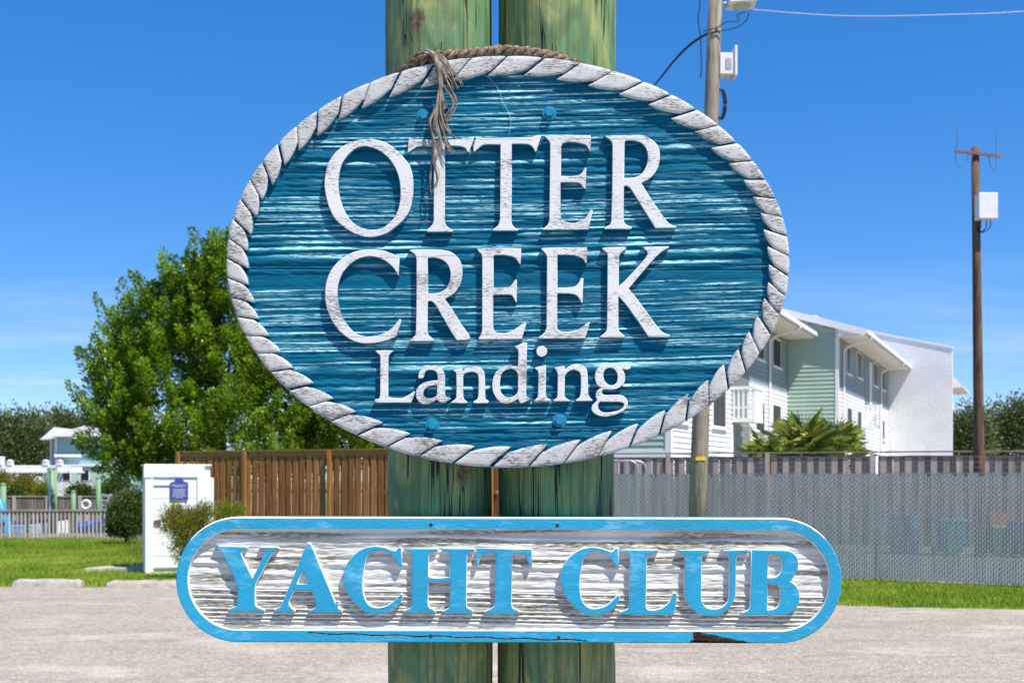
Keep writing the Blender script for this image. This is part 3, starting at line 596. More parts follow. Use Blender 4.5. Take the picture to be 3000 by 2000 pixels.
# ---------------------------------------------------------------- ground, road, lawn, water
def road_mat():
    m = MT('pale_worn_asphalt', .9, .15); v = m.co()
    sp = m.noise(v, 55, 3, .7); big = m.noise(v, .6, 5, .6); mid = m.noise(v, 5, 4)
    c = m.ramp(sp, [(.28, (.14, .118, .096)), (.5, (.32, .28, .232)), (.72, (.52, .465, .395))])
    c = m.mix(m.ramp(big, [(.4, 0.0), (.7, .35)]), c, (.42, .37, .32)); c = m.mix(m.ramp(mid, [(.3, .5), (.52, 0.0)]), c, (.19, .16, .135)); c = m.mix(m.ramp(m.noise(v, 17, 3, .6), [(.52, 0.0), (.68, .6)]), c, (.58, .51, .44))
    pb = m.n('ShaderNodeTexVoronoi', {'Vector': v, 'Scale': 38.0}).outputs[0]
    c = m.mix(m.math('MULTIPLY', m.math('LESS_THAN', pb, .16), .6), c, (.10, .085, .075))
    tr_ = m.noise(m.co((.35, 2.2, 1), (2, 5, 0)), 1.0, 5, .6); c = m.mix(m.ramp(tr_, [(.54, 0.0), (.70, .45)]), c, (.20, .175, .15))
    dust = m.noise(m.co((.5, .9, 1), (7, 3, 0)), 1.0, 4, .6); c = m.mix(m.ramp(dust, [(.55, 0.0), (.72, .5)]), c, (.60, .54, .46))
    m.col(c); m.bump(m.math('ADD', sp, pb), .7, .012); return m.mat
M_road = road_mat()
def turf():
    m = MT('turf', .9, .1); v = m.co()
    c = m.ramp(m.noise(v, 1.3, 5, .6), [(.3, (.10, .18, .022)), (.55, (.19, .29, .03)), (.75, (.30, .32, .06))])
    c = m.mix(m.ramp(m.noise(v, 30, 4), [(.35, .5), (.6, 0.0)]), c, (.05, .09, .015)); m.col(c); m.bump(m.noise(v, 45, 4), .8, .04); return m.mat
M_turf = turf()
M_soil = plain('sandy_soil', (.30, .26, .21), .95, .3, 3, .1, bump=.5, bd=.02, bs=25)
M_gravel = plain('grey_gravel_yard', (.26, .25, .24), .95, .35, 9, .1, bump=.8, bd=.03, bs=30)
def sheet(name, pts, z, mat):
    o = MB(); o.poly([(x, y, z) for x, y in pts]); o = o.build(name, mat, fix=False); o['kind'] = 'structure'; return o
# one sheet with a basin cut out for the creek
g = MB(); B0, B1, BX0, BX1 = 36.2, 62.0, -70.0, -9.6
for x0, x1, y0, y1 in ((-900, 900, -60, B0), (-900, BX0, B0, B1), (BX1, 900, B0, B1), (-900, 900, B1, 1500)): g.poly([(x0, y0, 0), (x1, y0, 0), (x1, y1, 0), (x0, y1, 0)])
for a, b in (((BX0, B0), (BX1, B0)), ((BX1, B0), (BX1, B1)), ((BX1, B1), (BX0, B1)), ((BX0, B1), (BX0, B0))): g.poly([(*a, 0), (*b, 0), (*b, -1.6), (*a, -1.6)])
o = g.build('ground', M_soil, fix=False); o['kind'] = 'structure'
wm_ = MT('creek_water', .08, .5); wm_.col((.03, .06, .06)); wm_.bump(wm_.noise(wm_.co((3, 5, 1)), 1, 3), .25, .08)
sheet('water', [(BX0, B0), (BX1, B0), (BX1, B1), (BX0, B1)], -.7, wm_.mat)
road = [(-40, -8), (40, -8), (40, 10.5), (12, 14.2), (7.0, 15.45), (4.4, 16.05), (2.4, 16.6), (.6, 17.4), (-1.5, 18.1), (-4, 18.6), (-6.5, 18.85), (-9.5, 19.0), (-40, 19.4)]
def ragged(P, i0, i1, amp):
    out = []
    for i in range(len(P)):
        a, b = P[i], P[(i + 1) % len(P)]; out.append(a)
        if i0 <= i < i1:
            n_ = max(2, int(math.hypot(b[0]-a[0], b[1]-a[1]) / .12))
            for k in range(1, n_): out.append((a[0] + (b[0]-a[0])*k/n_ + random.uniform(-.02, .02), a[1] + (b[1]-a[1])*k/n_ + amp * (.6 * math.sin(k * .55 + i * 2) * math.sin(k * .21 + i) + random.uniform(-.5, .5))))
    return out
sheet('road', ragged(road, 3, 11, .11), .006, M_road)
lawn = [(-4.2, 18.75), (-9.5, 19.15), (-40, 19.6), (-40, 34.6), (-9.6, 34.6), (-3.0, 31.9), (-1.0, 29), (-1.0, 18.1)]
sheet('lawn', lawn, .004, M_turf)
verge = [(.6, 17.4), (2.4, 16.6), (4.4, 16.05), (7, 15.45), (12, 14.2), (12, 16.5), (8.2, 18.75), (5.44, 20.35), (1.86, 22.5), (-1.0, 24), (-1.0, 18.1)]
sheet('grass_verge', verge, .005, M_turf)
sheet('storage_yard', [(-.4, 23.8), (1.86, 22.55), (5.44, 20.4), (8.2, 18.8), (14, 15.5), (18, 24), (11.8, 30), (5.5, 34), (.5, 37)], .0035, M_gravel)
M_mulch = plain('brown_mulch', (.16, .085, .055), .95, .4, 25, .1, bump=.9, bd=.03, bs=60)
sheet('mulch_bed', [(-10.9, 31.2), (-9.0, 31.3), (-7.2, 30), (-6.4, 27), (-6.0, 23), (-6.6, 22.6), (-8.4, 27), (-9.4, 29.8)], .009, M_mulch)

M_blade = leafm('grass_blade', (.09, .19, .012), (.42, .46, .07), .35, .6, .2)
def in_poly(x, y, P):
    c = np.zeros(len(x), bool); j = len(P) - 1
    for i in range(len(P)):
        xi, yi = P[i]; xj, yj = P[j]
        c ^= ((yi > y) != (yj > y)) & (x < (xj - xi) * (y - yi) / (yj - yi + 1e-12) + xi); j = i
    return c
def raw_mesh(name, V, nper, tint, mat, parent=None, smooth=False):
    N = len(V) // nper; me = bpy.data.meshes.new(name); me.vertices.add(len(V)); me.vertices.foreach_set('co', V.astype(np.float32).ravel())
    me.loops.add(len(V)); me.loops.foreach_set('vertex_index', np.arange(len(V), dtype=np.int32))
    me.polygons.add(N); me.polygons.foreach_set('loop_start', np.arange(0, len(V), nper, dtype=np.int32)); me.polygons.foreach_set('loop_total', np.full(N, nper, np.int32))
    me.update(); a = me.attributes.new('tint', 'FLOAT', 'POINT'); a.data.foreach_set('value', np.repeat(tint, nper).astype(np.float32)); me.materials.append(mat)
    return put(bpy.data.objects.new(name, me), parent)
def grass(name, poly, xr, yr, n, hgt, label):
    x = rng.uniform(*xr, n); y = rng.uniform(*yr, n); k = in_poly(x, y, poly); x, y = x[k], y[k]; n = len(x)
    patch = sines(12, 1.4, 1.4, 3)(x, y) * .5 + .5
    a = rng.uniform(0, 6.28, n); h = hgt * rng.uniform(.5, 1.3, n) * (.65 + .6 * patch.clip(0, 1)); wd = rng.uniform(.004, .009, n); ln = rng.normal(0, .45, (n, 2)) * h[:, None]
    V = np.empty((n, 3, 3)); V[:, 0] = np.stack([x - np.cos(a)*wd, y - np.sin(a)*wd, x*0], -1); V[:, 1] = np.stack([x + np.cos(a)*wd, y + np.sin(a)*wd, x*0], -1); V[:, 2] = np.stack([x + ln[:, 0], y + ln[:, 1], h], -1)
    o = raw_mesh(name, V.reshape(-1, 3), 3, (rng.uniform(0, .5, n) + .42 * (1 - patch) * (sines(10, 3, 3, 8)(x, y) * .5 + .6)).clip(0, 1), M_blade); tag(o, label, 'grass', kind='stuff')
grass('lawn_grass', lawn, (-16, -3.0), (18.8, 34.4), 130000, .075, 'bright green mown grass on the lawn by the white shack')
grass('verge_grass', verge, (2.0, 10.0), (15.4, 22.4), 52000, .07, 'green grass strip along the foot of the grey chain link fence')

# ---------------------------------------------------------------- foliage
def unit(v): return v / np.linalg.norm(v, axis=-1, keepdims=True)
def leaves(name, C, Dr, L, W, tint, mat, parent, fold=.25):
    n = len(C); d = unit(Dr + rng.normal(0, .35, (n, 3))); s = unit(np.cross(d, rng.normal(0, 1, (n, 3)))); nn = np.cross(s, d)
    L = L * rng.uniform(.65, 1.25, (n, 1)); W = W * rng.uniform(.7, 1.2, (n, 1))
    V = np.empty((n, 4, 3)); V[:, 0] = C; V[:, 1] = C + d*L*.5 + s*W*.5 + nn*W*fold; V[:, 2] = C + d*L; V[:, 3] = C + d*L*.5 - s*W*.5 + nn*W*fold
    return raw_mesh(name, V.reshape(-1, 3), 4, tint, mat, parent)
def crown(lobes, nclump, nleaf, L, W, mat, parent, spread=.16, up=.5, name='crown', shell=.55, lightup=.25):
    vol = np.array([l[3]*l[4]*l[5] for l in lobes]) ** .72; vol /= vol.sum(); Cs = []; Ds = []; Ts = []
    for l, f in zip(lobes, vol):
        n = max(6, int(nclump * f)); d = unit(rng.normal(0, 1, (n, 3))); r = shell + (1 - shell) * rng.uniform(0, 1, (n, 1)) ** .7
        r = r * (1 + .10 * rng.normal(0, 1, (n, 1)))
        P = np.array(l[:3]) + d * r * np.array(l[3:6]); P = P[P[:, 2] > .25]; d = d[:len(P)]
        tc_ = rng.uniform(0, 1, len(P)) * .5 + lightup * rng.uniform(0, 1, len(P))
        for _ in range(nleaf):
            ofs = rng.normal(0, spread, P.shape); Cs.append(P + ofs); Ds.append(unit(ofs + 1e-6) * .8 + d * .6 + np.array([0, 0, up])); Ts.append((tc_ + rng.uniform(-.2, .35, len(P))).clip(0, 1))
    return leaves(name, np.concatenate(Cs), np.concatenate(Ds), L, W, np.concatenate(Ts), mat, parent)
def plumes(lobes, npl, nl, L, W, mat, parent):
    """upright shoots crowded with leaves, standing out of the crown with dark gaps between them"""
    vol = np.array([l[3]*l[5] for l in lobes]); vol = vol ** .8; vol /= vol.sum(); Cs = []; Ds = []; Ts = []
    for l, f in zip(lobes, vol):
        for _ in range(max(3, int(npl * f))):
            d = rng.normal(0, 1, 3); d[1] -= .5; d /= np.linalg.norm(d); p = np.array(l[:3]) + d * np.array(l[3:6]) * rng.uniform(.35, .68)
            if p[2] < .6: continue
            ax = d * .75 + np.array([0, 0, .85]); ax /= np.linalg.norm(ax); ln = rng.uniform(.7, 1.35); rad = rng.uniform(.20, .34)
            t = rng.uniform(0, 1, nl) ** .8; ang = rng.uniform(0, 6.28, nl); a1 = np.cross(ax, [.3, .9, .1]); a1 /= np.linalg.norm(a1); a2 = np.cross(ax, a1)
            rr = rad * (1.02 - t) ** .6 * rng.uniform(.35, 1.05, nl); o = np.cos(ang)[:, None] * a1 + np.sin(ang)[:, None] * a2
            Cs.append(p + ax * (t * ln)[:, None] + o * rr[:, None]); Ds.append(o * .9 + ax * .8); Ts.append((rng.uniform(0, .55) + rng.uniform(0, .55, nl)).clip(0, 1))
        n = max(10, int(20000 * f)); d = unit(rng.normal(0, 1, (n, 3))); P = np.array(l[:3]) + d * np.array(l[3:6]) * rng.uniform(.2, .8, (n, 1)); P = P[P[:, 2] > .5]
        Cs.append(P); Ds.append(unit(rng.normal(0, 1, P.shape))); Ts.append(rng.uniform(0, .8, len(P)))
    return leaves('crown', np.concatenate(Cs), np.concatenate(Ds), L, W, np.concatenate(Ts), mat, parent)
M_bark = wood('rough_bark', (.035, .025, .02), (.16, .125, .095), 'z', 1.5)
def trunk(root, H, r, lobes, nl=7, lean=(0, 0)):
    mb = MB(); top = Vector((lean[0], lean[1], H))
    pts = [Vector((lean[0]*t*t + .05*math.sin(t*7), lean[1]*t*t, H*t - (.15 if t == 0 else 0))) for t in (0, .15, .35, .6, .8, 1)]
    mb.tube(pts, [r*1.35, r, r*.85, r*.65, r*.45, r*.2], 10)
    for l in random.sample(lobes, min(nl, len(lobes))):
        s = pts[random.choice((2, 3, 3, 4))]; e = Vector(l[:3]); mid = (s + e) / 2 + Vector((random.uniform(-.2, .2), random.uniform(-.2, .2), .2))
        mb.tube(resample([s, mid, e], 8), [r*.4*(1 - .8*i/7) for i in range(8)], 6)
    mb.build('trunk', M_bark, root, smooth=True)
M_leafA = leafm('glossy_evergreen_leaf', (.012, .052, .006), (.28, .44, .022), .42, .33, .5)
M_oak = leafm('live_oak_leaf', (.035, .06, .02), (.20, .25, .085), .2, .5, .3)
M_shrub = leafm('clipped_shrub_leaf', (.018, .045, .010), (.13, .19, .03), .25, .4, .4)
M_red = leafm('reddish_shrub_leaf', (.10, .19, .02), (.36, .24, .06), .4, .5, .3)
M_yel = leafm('yellow_green_leaf', (.10, .16, .02), (.36, .36, .05), .4, .5, .3)

def px_lobes(lst, Y, root, dscale=1.0):
    out = []
    for cx_, cy_, rx_, ry_ in lst:
        p = at(cx_, cy_, Y); out.append((p.x - root.location.x, random.uniform(-.35, .35) * rx_ / F * Y, p.z, rx_ / F * Y, rx_ / F * Y * dscale, ry_ / F * Y))
    return out
TY = 38.5
tr = thing('evergreen_tree', 'large bright green evergreen tree rising behind the brown board fence', 'tree', (gx(640, TY), TY, 0))
lb = px_lobes([(a_ + 42, b_ + 48, c_ * .94, d_2 * .94) for a_, b_, c_, d_2 in [(620, 1010, 225, 235), (420, 1090, 170, 190), (320, 1170, 95, 140), (600, 840, 100, 130), (470, 930, 120, 130), (345, 1010, 85, 110), (800, 1010, 215, 240), (950, 1150, 140, 140), (700, 1200, 250, 130), (500, 1240, 170, 110), (330, 1330, 80, 80), (400, 1300, 90, 120), (290, 1270, 60, 90), (575, 745, 26, 75), (500, 800, 28, 80), (545, 800, 50, 90), (430, 845, 28, 80), (395, 875, 30, 70), (335, 905, 28, 70), (292, 960, 26, 70), (650, 760, 40, 80), (700, 770, 60, 90), (620, 720, 24, 60), (255, 1080, 34, 90), (250, 1180, 36, 80), (1040, 1200, 90, 100), (960, 1250, 200, 70), (1130, 1230, 120, 80), (820, 1270, 160, 60), (720, 1330, 300, 50), (1000, 1310, 200, 40), (470, 1360, 120, 60)]], TY, tr, .9)
plumes(lb, 900, 150, .13, .062, M_leafA, tr)
trunk(tr, 7.0, .28, lb, 12)

def far_tree(label, px, Y, lst, mat, L, nc, group=None, name='oak_tree'):
    t = thing(name, label, 'tree', (gx(px, Y), Y, 0), 0, group); lb_ = px_lobes(lst, Y, t, .8)
    crown(lb_, nc, 11, L, L * .5, mat, t, L * 1.6, .2, shell=.45); trunk(t, max(l[2] for l in lb_) * .75, .3, lb_, 6); return t
far_tree('dark live oak with drooping grey green crown left of the teal house', 70, 92, [(60, 1290, 75, 70), (20, 1300, 60, 70), (110, 1330, 60, 50), (-20, 1290, 60, 80), (90, 1260, 50, 45), (40, 1350, 70, 50), (-60, 1310, 60, 80)], M_oak, .30, 1300, 'live oaks beyond the creek')
far_tree('live oak standing behind the roof of the teal house', 190, 100, [(190, 1260, 50, 45), (150, 1270, 45, 50), (225, 1275, 40, 40), (140, 1330, 40, 60)], M_oak, .30, 800, 'live oaks beyond the creek')
far_tree('leafy tree beside the white stucco end wall, behind the brown utility pole', 2830, 84, [(2830, 1270, 45, 60), (2805, 1290, 30, 50), (2860, 1240, 40, 45), (2845, 1310, 60, 50)], M_oak, .26, 600, 'trees beyond the storage yard', 'leafy_tree')
far_tree('broad leafy tree beyond the weathered plank fence, right of the brown pole', 2950, 88, [(2950, 1240, 60, 55), (2990, 1230, 60, 60), (2920, 1280, 50, 60), (3030, 1240, 60, 70), (2970, 1300, 80, 60)], M_oak, .26, 1000, 'trees beyond the storage yard', 'leafy_tree')

def bush(name, label, px, Y, lst, mat, L, nc, nl=10, up=.4, sp=.07, shell=.6, W=.55, group=None):
    t = thing(name, label, 'shrub', (gx(px, Y), Y, 0), 0, group); lb_ = px_lobes(lst, Y, t)
    crown(lb_, nc, nl, L, L * W, mat, t, sp, up, 'foliage', shell)
    mb = MB()
    for k in range(7):
        l = random.choice(lb_); mb.tube(resample([Vector((random.uniform(-.08, .08), random.uniform(-.08, .08), -.03)), Vector((l[0]*.4, l[1]*.4, l[2]*.5)), Vector((l[0] + random.uniform(-1, 1)*l[3]*.5, l[1], l[2]))], 7), [.014*(1 - .7*i/6) for i in range(7)], 5)
    mb.build('stems', M_bark, t, smooth=True); return t
bush('round_shrub', 'dense rounded dark green shrub beside the white shack', 372, 31.5, [(372, 1508, 50, 72), (345, 1530, 32, 50), (395, 1490, 34, 58), (355, 1545, 38, 34), (390, 1545, 40, 34)], M_shrub, .06, 2000, 9, .2, .05)
bush('wispy_shrub', 'airy shrub with reddish tips in front of the white shack', 560, 20.6, [(560, 1545, 50, 60), (520, 1525, 40, 40), (590, 1520, 34, 40), (545, 1600, 42, 60), (500, 1540, 26, 26), (600, 1500, 20, 28), (570, 1640, 40, 45), (515, 1500, 18, 22)], M_red, .06, 900, 10, .9, .05, .25, .32)
bush('yellow_shrub', 'small yellow green shrub at the foot of the brown board fence', 672, 31.0, [(672, 1492, 34, 26), (655, 1520, 30, 40), (695, 1525, 30, 40), (640, 1488, 14, 16)], M_yel, .07, 330, 9, .9, .06, .3, .3)
for nm, lab, px, Y, ls in (('flowering_shrub', 'shrub with red tips in front of the white pergola fence', 68, 64, [(68, 1422, 26, 22), (50, 1430, 18, 20), (88, 1432, 18, 20)]), ('flowering_shrub', 'reddish shrub cut by the edge of the picture beside the green piling', 6, 62, [(4, 1412, 16, 26), (-14, 1420, 20, 24)])):
    bush(nm, lab, px, Y, ls, M_red, .16, 260, 9, .6, .14, .4, .4)
for lab, px, Y, ls in (('green bush at the foot of the white pergola fence, left of the tall piling', 30, 63.0, [(30, 1444, 26, 18), (50, 1450, 20, 12)]), ('small yellow green bush beside the tall green piling', 128, 63.4, [(128, 1440, 14, 14)]), ('rounded green bush before the white porch of the teal house', 235, 64, [(235, 1440, 30, 18), (218, 1445, 18, 14), (255, 1446, 16, 13)]), ('olive green bush beside the aluminium gangway', 330, 58, [(330, 1436, 34, 26), (360, 1430, 30, 34), (300, 1442, 22, 20)])):
    bush('green_bush', lab, px, Y, ls, M_shrub if px != 128 else M_yel, .15, 240, 9, .3, .13, .5, .5)

# fan palms behind the plank fence
M_palm = MT('palm_blade', .45, .35); M_palm.col(M_palm.ramp(M_palm.rnd(), [(0, (.10, .17, .02)), (.75, (.27, .32, .045)), (.92, (.40, .38, .09)), (1, (.5, .42, .15))])); M_palm = M_palm.mat
def frond_mesh():
    mb = MB(); mb.tube([(0, 0, 0), (.02, 0, .3), (.05, 0, .55)], [.014, .010, .007], 5)
    n = 17
    for i in range(n):
        a = (i / (n - 1) - .5) * R(180); ln = .62 * (1 - .18 * abs(a) / R(110)) * random.uniform(.88, 1.05)
        d = Vector((.22 * math.cos(a), math.sin(a), math.cos(a))).normalized(); s = Vector((0, math.cos(a), -math.sin(a))).normalized() * .011
        o_ = Vector((.05, 0, .55)); nn = d.cross(s).normalized() * .012
        mid = o_ + d * ln * .5; tip = o_ + d * ln + Vector((.10, 0, -.07))
        mb.poly([o_, mid + s, tip]); mb.poly([o_, mid + nn, mid + s]) ; mb.poly([o_, tip, mid - s])
    return mb.mesh('frond', M_palm, fix=False)
FM = [frond_mesh() for _ in range(3)]
def palm(label, px, Y, top, nf, spread):
    t = thing('fan_palm', label, 'palm', (gx(px, Y), Y, 0), random.uniform(0, 6), 'fan palms behind the plank fence'); H = gz(top, Y) - .92 * spread
    MB().tube([(0, 0, -.1), (.03, 0, H*.5), (0, 0, H)], [.16, .13, .12], 10).build('trunk', M_bark, t, smooth=True)
    for k in range(nf):
        o = bpy.data.objects.new('frond', FM[k % 3]); put(o, t); az = k * 2.399 + random.uniform(-.3, .3); q = ((k + .5) / nf)
        tilt = R(4 + 88 * q); sc_ = spread * random.uniform(.85, 1.15)
        o.location = (0, 0, H - .1 - .25 * q); o.rotation_euler = (Matrix.Rotation(az, 3, 'Z') @ Matrix.Rotation(tilt, 3, 'Y') @ Matrix.Rotation(random.uniform(-.3, .3), 3, 'Z')).to_euler(); o.scale = (sc_,) * 3
palm('fan palm with the tallest spray of fronds between its two neighbours', 2355, 35.6, 1205, 50, 1.3)
palm('lower fan palm reaching over the fence, left of the tallest one', 2250, 35.2, 1258, 38, 1.05)
palm('fan palm with dark fronds under the stuccoed wall, right of the tallest one', 2448, 36.0, 1222, 42, 1.15)

# ---------------------------------------------------------------- fences
M_cedar = wood('red_brown_cedar', (.20, .072, .022), (.54, .25, .09), 'z', .8, .7, .3)
M_cedarpost = wood('orange_cedar', (.26, .115, .03), (.46, .23, .075), 'z', .8, .7, .1)
M_grey = wood('weathered_grey_plank', (.26, .20, .17), (.52, .43, .37), 'z', .8, .85, .25)
M_greyh = wood('weathered_grey_rail', (.12, .095, .08), (.30, .25, .21), 'x', .8, .85, .2)
def board_fence(name, label, A, B, H, pitch, bw, mat, rail, postmat, posts, fascia, base=0.02):
    A, B = Vector((*A, 0)), Vector((*B, 0)); L = (B - A).length; a = math.atan2(B.y - A.y, B.x - A.x)
    root = thing(name, label, 'fence', A, a)
    fm = MB().box(-bw/2, bw/2, -.035, -.013, base, H - .14).mesh('board', mat); bmesh_ = MB().box(-bw/2, bw/2, .065, .087, base, H - .14).mesh('board', mat)
    n = int(L / pitch)
    for i in range(n):
        for k, me in ((0, fm), (.5, bmesh_)):
            o = bpy.data.objects.new('board', me); put(o, root); o.location = ((i + .25 + k) * pitch, random.uniform(-.003, .003), random.uniform(-.012, .008)); o.rotation_euler = (0, random.uniform(-.006, .006), 0)
    for z in (.35, H * .55, H - .16): MB().box(0, L, -.012, .064, z - .045, z + .045).build('rail', rail, root)
    MB().box(-.03, L + .03, -.075 if fascia else -.09, .125, H - .035, H).build('cap_board', rail, root)
    if fascia: MB().box(0, L, -.052, -.036, H - .17, H - .036).build('fascia_board', rail, root)
    for p in posts:
        MB().box(p - .055, p + .055, -.115, -.054, -.2, H - .037).build('post', postmat, root, bevel=.006)
    return root
bf = board_fence('board_fence', 'tall red brown board fence in front of the evergreen tree', (gx(522, 34.8), 34.8), (gx(1456, 30.0), 30.0), 2.46, .228, .165, M_cedar, M_cedarpost, M_cedarpost, (.06, 2.46, 5.3, 8.1, 10.15), True)
rf = board_fence('plank_fence', 'weathered grey brown plank fence behind the storage yard', (gx(1640, 33.6), 33.6), (gx(3060, 29.8), 29.8), 2.37, .30, .155, M_grey, M_greyh, M_grey, (.5, 3.0, 5.6, 8.2, 10.8), False)

M_galv = plain('galvanised_pipe', (.42, .43, .44), .45, .12, 20, .5, .5)
M_slat = MT('grey_plastic_slat', .55, .3); M_slat.col(M_slat.ramp(M_slat.noise(M_slat.co((26, 26, 1.5)), 1, 3), [(.3, (.56, .505, .45)), (.7, (.84, .77, .70))])); M_slat = M_slat.mat
M_wire = plain('dull_zinc_wire', (.25, .25, .25), .5, .1, 20, .4, .3, bump=0)
d_ = Vector((2.39, -1.4, 0)).normalized(); A = Vector((5.44, 20.2, 0)) - d_ * 5.6; Lf = 11.8
cf = thing('chain_link_fence', 'grey chain link fence filled with upright privacy slats', 'fence', A, math.atan2(d_.y, d_.x))
HF = 1.775; mb = MB(); x = .02
while x < Lf:
    w_ = .033 + random.uniform(-.003, .003); zt = HF - .02 - random.choice((.0, .0, .0, .01, .05)); mb.box(x, x + w_, -.0015, .0015, .05, zt); x += .0405
o = mb.build('privacy_slats', M_slat, cf, fix=False); o['kind'] = 'stuff'
mb = MB(); st = .081
k = -int(HF / st) - 1
while k * st < Lf:
    for s_ in (1, -1):
        xa, za, xb, zb = k*st, .03, k*st + HF, HF
        if xa < 0: za += -xa; xa = 0
        if xb > Lf: zb -= xb - Lf; xb = Lf
        if zb > za + .02:
            if s_ < 0: xa, xb = Lf - xa, Lf - xb
            m_ = max(2, int((zb - za) / .2)); pts = [(xa + (xb-xa)*i/m_, -.006, za + (zb-za)*i/m_) for i in range(m_+1)]
            mb.bar(pts[0], pts[-1], .0055, .0042, up=(0, 1, 0))
    k += 1
for i in range(int(Lf / .0405)):              # knuckled tips along the top
    mb.bar((i*.0405 + .02, -.006, HF - .025), (i*.0405 + .012, -.006, HF + .015), .004, .004, up=(0, 1, 0))
o = mb.build('chain_link_wires', M_wire, cf, fix=False); o['kind'] = 'stuff'
for p, hh in ((.04, 0), (3.08, 0), (6.13, .28), (9.18, 0)):
    MB().tube([(p, .04, -.3), (p, .04, HF + hh)], .032, 12).tube([(p, .04, HF + hh - .01), (p, .04, HF + hh + .03)], [.036, .02], 12).build('post', M_galv, cf, smooth=True)
MB().tube([(0, .012, HF - .03), (Lf, .012, HF - .03)], .004, 6).build('tension_wire', M_wire, cf)
for z in (HF + .08, HF + .16, HF + .25):
    MB().tube([(6.13 + (i - 8) * .65, .04, z - .02 * math.sin(i * 1.9)) for i in range(17) if 0 <= 6.13 + (i - 8)*.65 <= Lf], .0028, 5).build('barbed_wire', M_wire, cf)

# things stored in the yard, seen through the slats
def drum(label, px, Y, col, top, w_, h_, lid=None):
    t = thing('storage_drum', label, 'drum', (gx(px, Y), Y, 0), 0, 'containers stored behind the chain link fence'); mt = plain('drum_' + label.split()[0], col, .4, .15, 3)
    pr = [(0, .97), (.03, 1), (.32, 1), (.335, 1.035), (.35, 1), (.64, 1), (.655, 1.035), (.67, 1), (.97, 1), (1, .96)]
    MB().tube([(0, 0, h_*a) for a, _ in pr], [w_/2*b for _, b in pr], 24).build('barrel', mt, t, smooth=True)
    MB().tube([(0, 0, h_ + .001), (0, 0, h_ + .03)], w_/2*.98, 24).build('lid', lid or mt, t); return t
M_orange = plain('orange_plastic', (.6, .16, .03), .5)
M_creamlid = plain('cream_lid', (.6, .55, .4), .5)
def bin_(label, px, Y, col, w_, h_, lidc):
    t = thing('wheeled_bin', label, 'bin', (gx(px, Y), Y, 0), .2, 'containers stored behind the chain link fence'); mt = plain('bin_' + label.split()[0], col, .45, .15, 3)
    a, b = w_/2*.82, w_/2
    MB().hexa([(-a, -a, .06), (a, -a, .06), (a, a, .06), (-a, a, .06), (-b, -b, h_), (b, -b, h_), (b, b, h_), (-b, b, h_)]).build('body', mt, t, bevel=.02)
    MB().box(-b - .02, b + .02, -b - .03, b + .05, h_ + .001, h_ + .05).build('lid', lidc, t, bevel=.015)
    for s_ in (-1, 1): MB().tube([(s_*b*.9 - .03, a + .04, .1), (s_*b*.9 + .03, a + .04, .1)], .1, 16).build('wheel', M_screw, t)
    return t
drum('blue storage drum standing in the yard behind the chain link fence', 2648, 27.4, (.05, .09, .42), 1500, .57, .84)
bin_('teal wheeled bin in the yard, beside the blue drum', 2785, 27.0, (.02, .24, .32), .5, .74, plain('teal_lid', (.08, .42, .6), .4))
bin_('green wheeled bin with an orange box on it, in the yard', 2922, 26.6, (.01, .17, .10), .48, .62, M_creamlid)
t = tag(MB().box(-.2, .2, -.2, .2, 0, .05).box(-.2, -.18, -.2, .2, .05, .26).box(.18, .2, -.2, .2, .05, .26).box(-.18, .18, -.2, -.18, .05, .26).box(-.18, .18, .18, .2, .05, .26).build('open_crate', [M_orange], None, bevel=.006), 'orange open crate resting on the green wheeled bin', 'crate'); t.location = (gx(2922, 26.6), 26.6, .672)
bin_('navy wheeled bin cut by the picture edge in the yard', 3005, 26.2, (.03, .10, .26), .5, .72, plain('navy_lid', (.05, .16, .34), .4))
M_lumber = wood('fresh_lumber', (.40, .26, .15), (.62, .44, .27), 'x', .8, .7, .1)
for i in range(5):
    o = tag(MB().box(-1.15, 1.15, -.07, .07, 0, .085).build('lumber_plank', M_lumber), 'pale lumber plank in the stack behind the slats by the pilings', 'plank', 'lumber stacked behind the fence'); o.location = (gx(1800, 25.5) + .04 * (i % 2), 25.5, .012 + i * .0852)
# bent pipe rack behind the fence
pr_ = thing('pipe_rack', 'bent galvanised pipe rack standing behind the slatted fence', 'rack', (gx(1830, 27.0), 27.0, 0))
for off, x1 in ((0, 1868), (.25, 1896)):
    xe = gx(x1, 27.0) - pr_.location.x; zt = gz(1349, 27) - off * .05; x0 = -1.2
    MB().tube(resample([(x0, off, -.02), (x0, off, zt*.6), (x0, off, zt - .12), (x0 + .12, off, zt), (0, off, zt), (xe - .15, off, zt), (xe - .02, off, zt - .10), (xe, off, zt - .3), (xe, off, .6), (xe, off, -.02)], 60), .024, 8).build('bent_pipe', M_galv, pr_, smooth=True)
MB().tube([(gx(1836, 27) - pr_.location.x, 0, -.02), (gx(1836, 27) - pr_.location.x, 0, gz(1350, 27))], .022, 8).build('upright_pipe', M_galv, pr_)

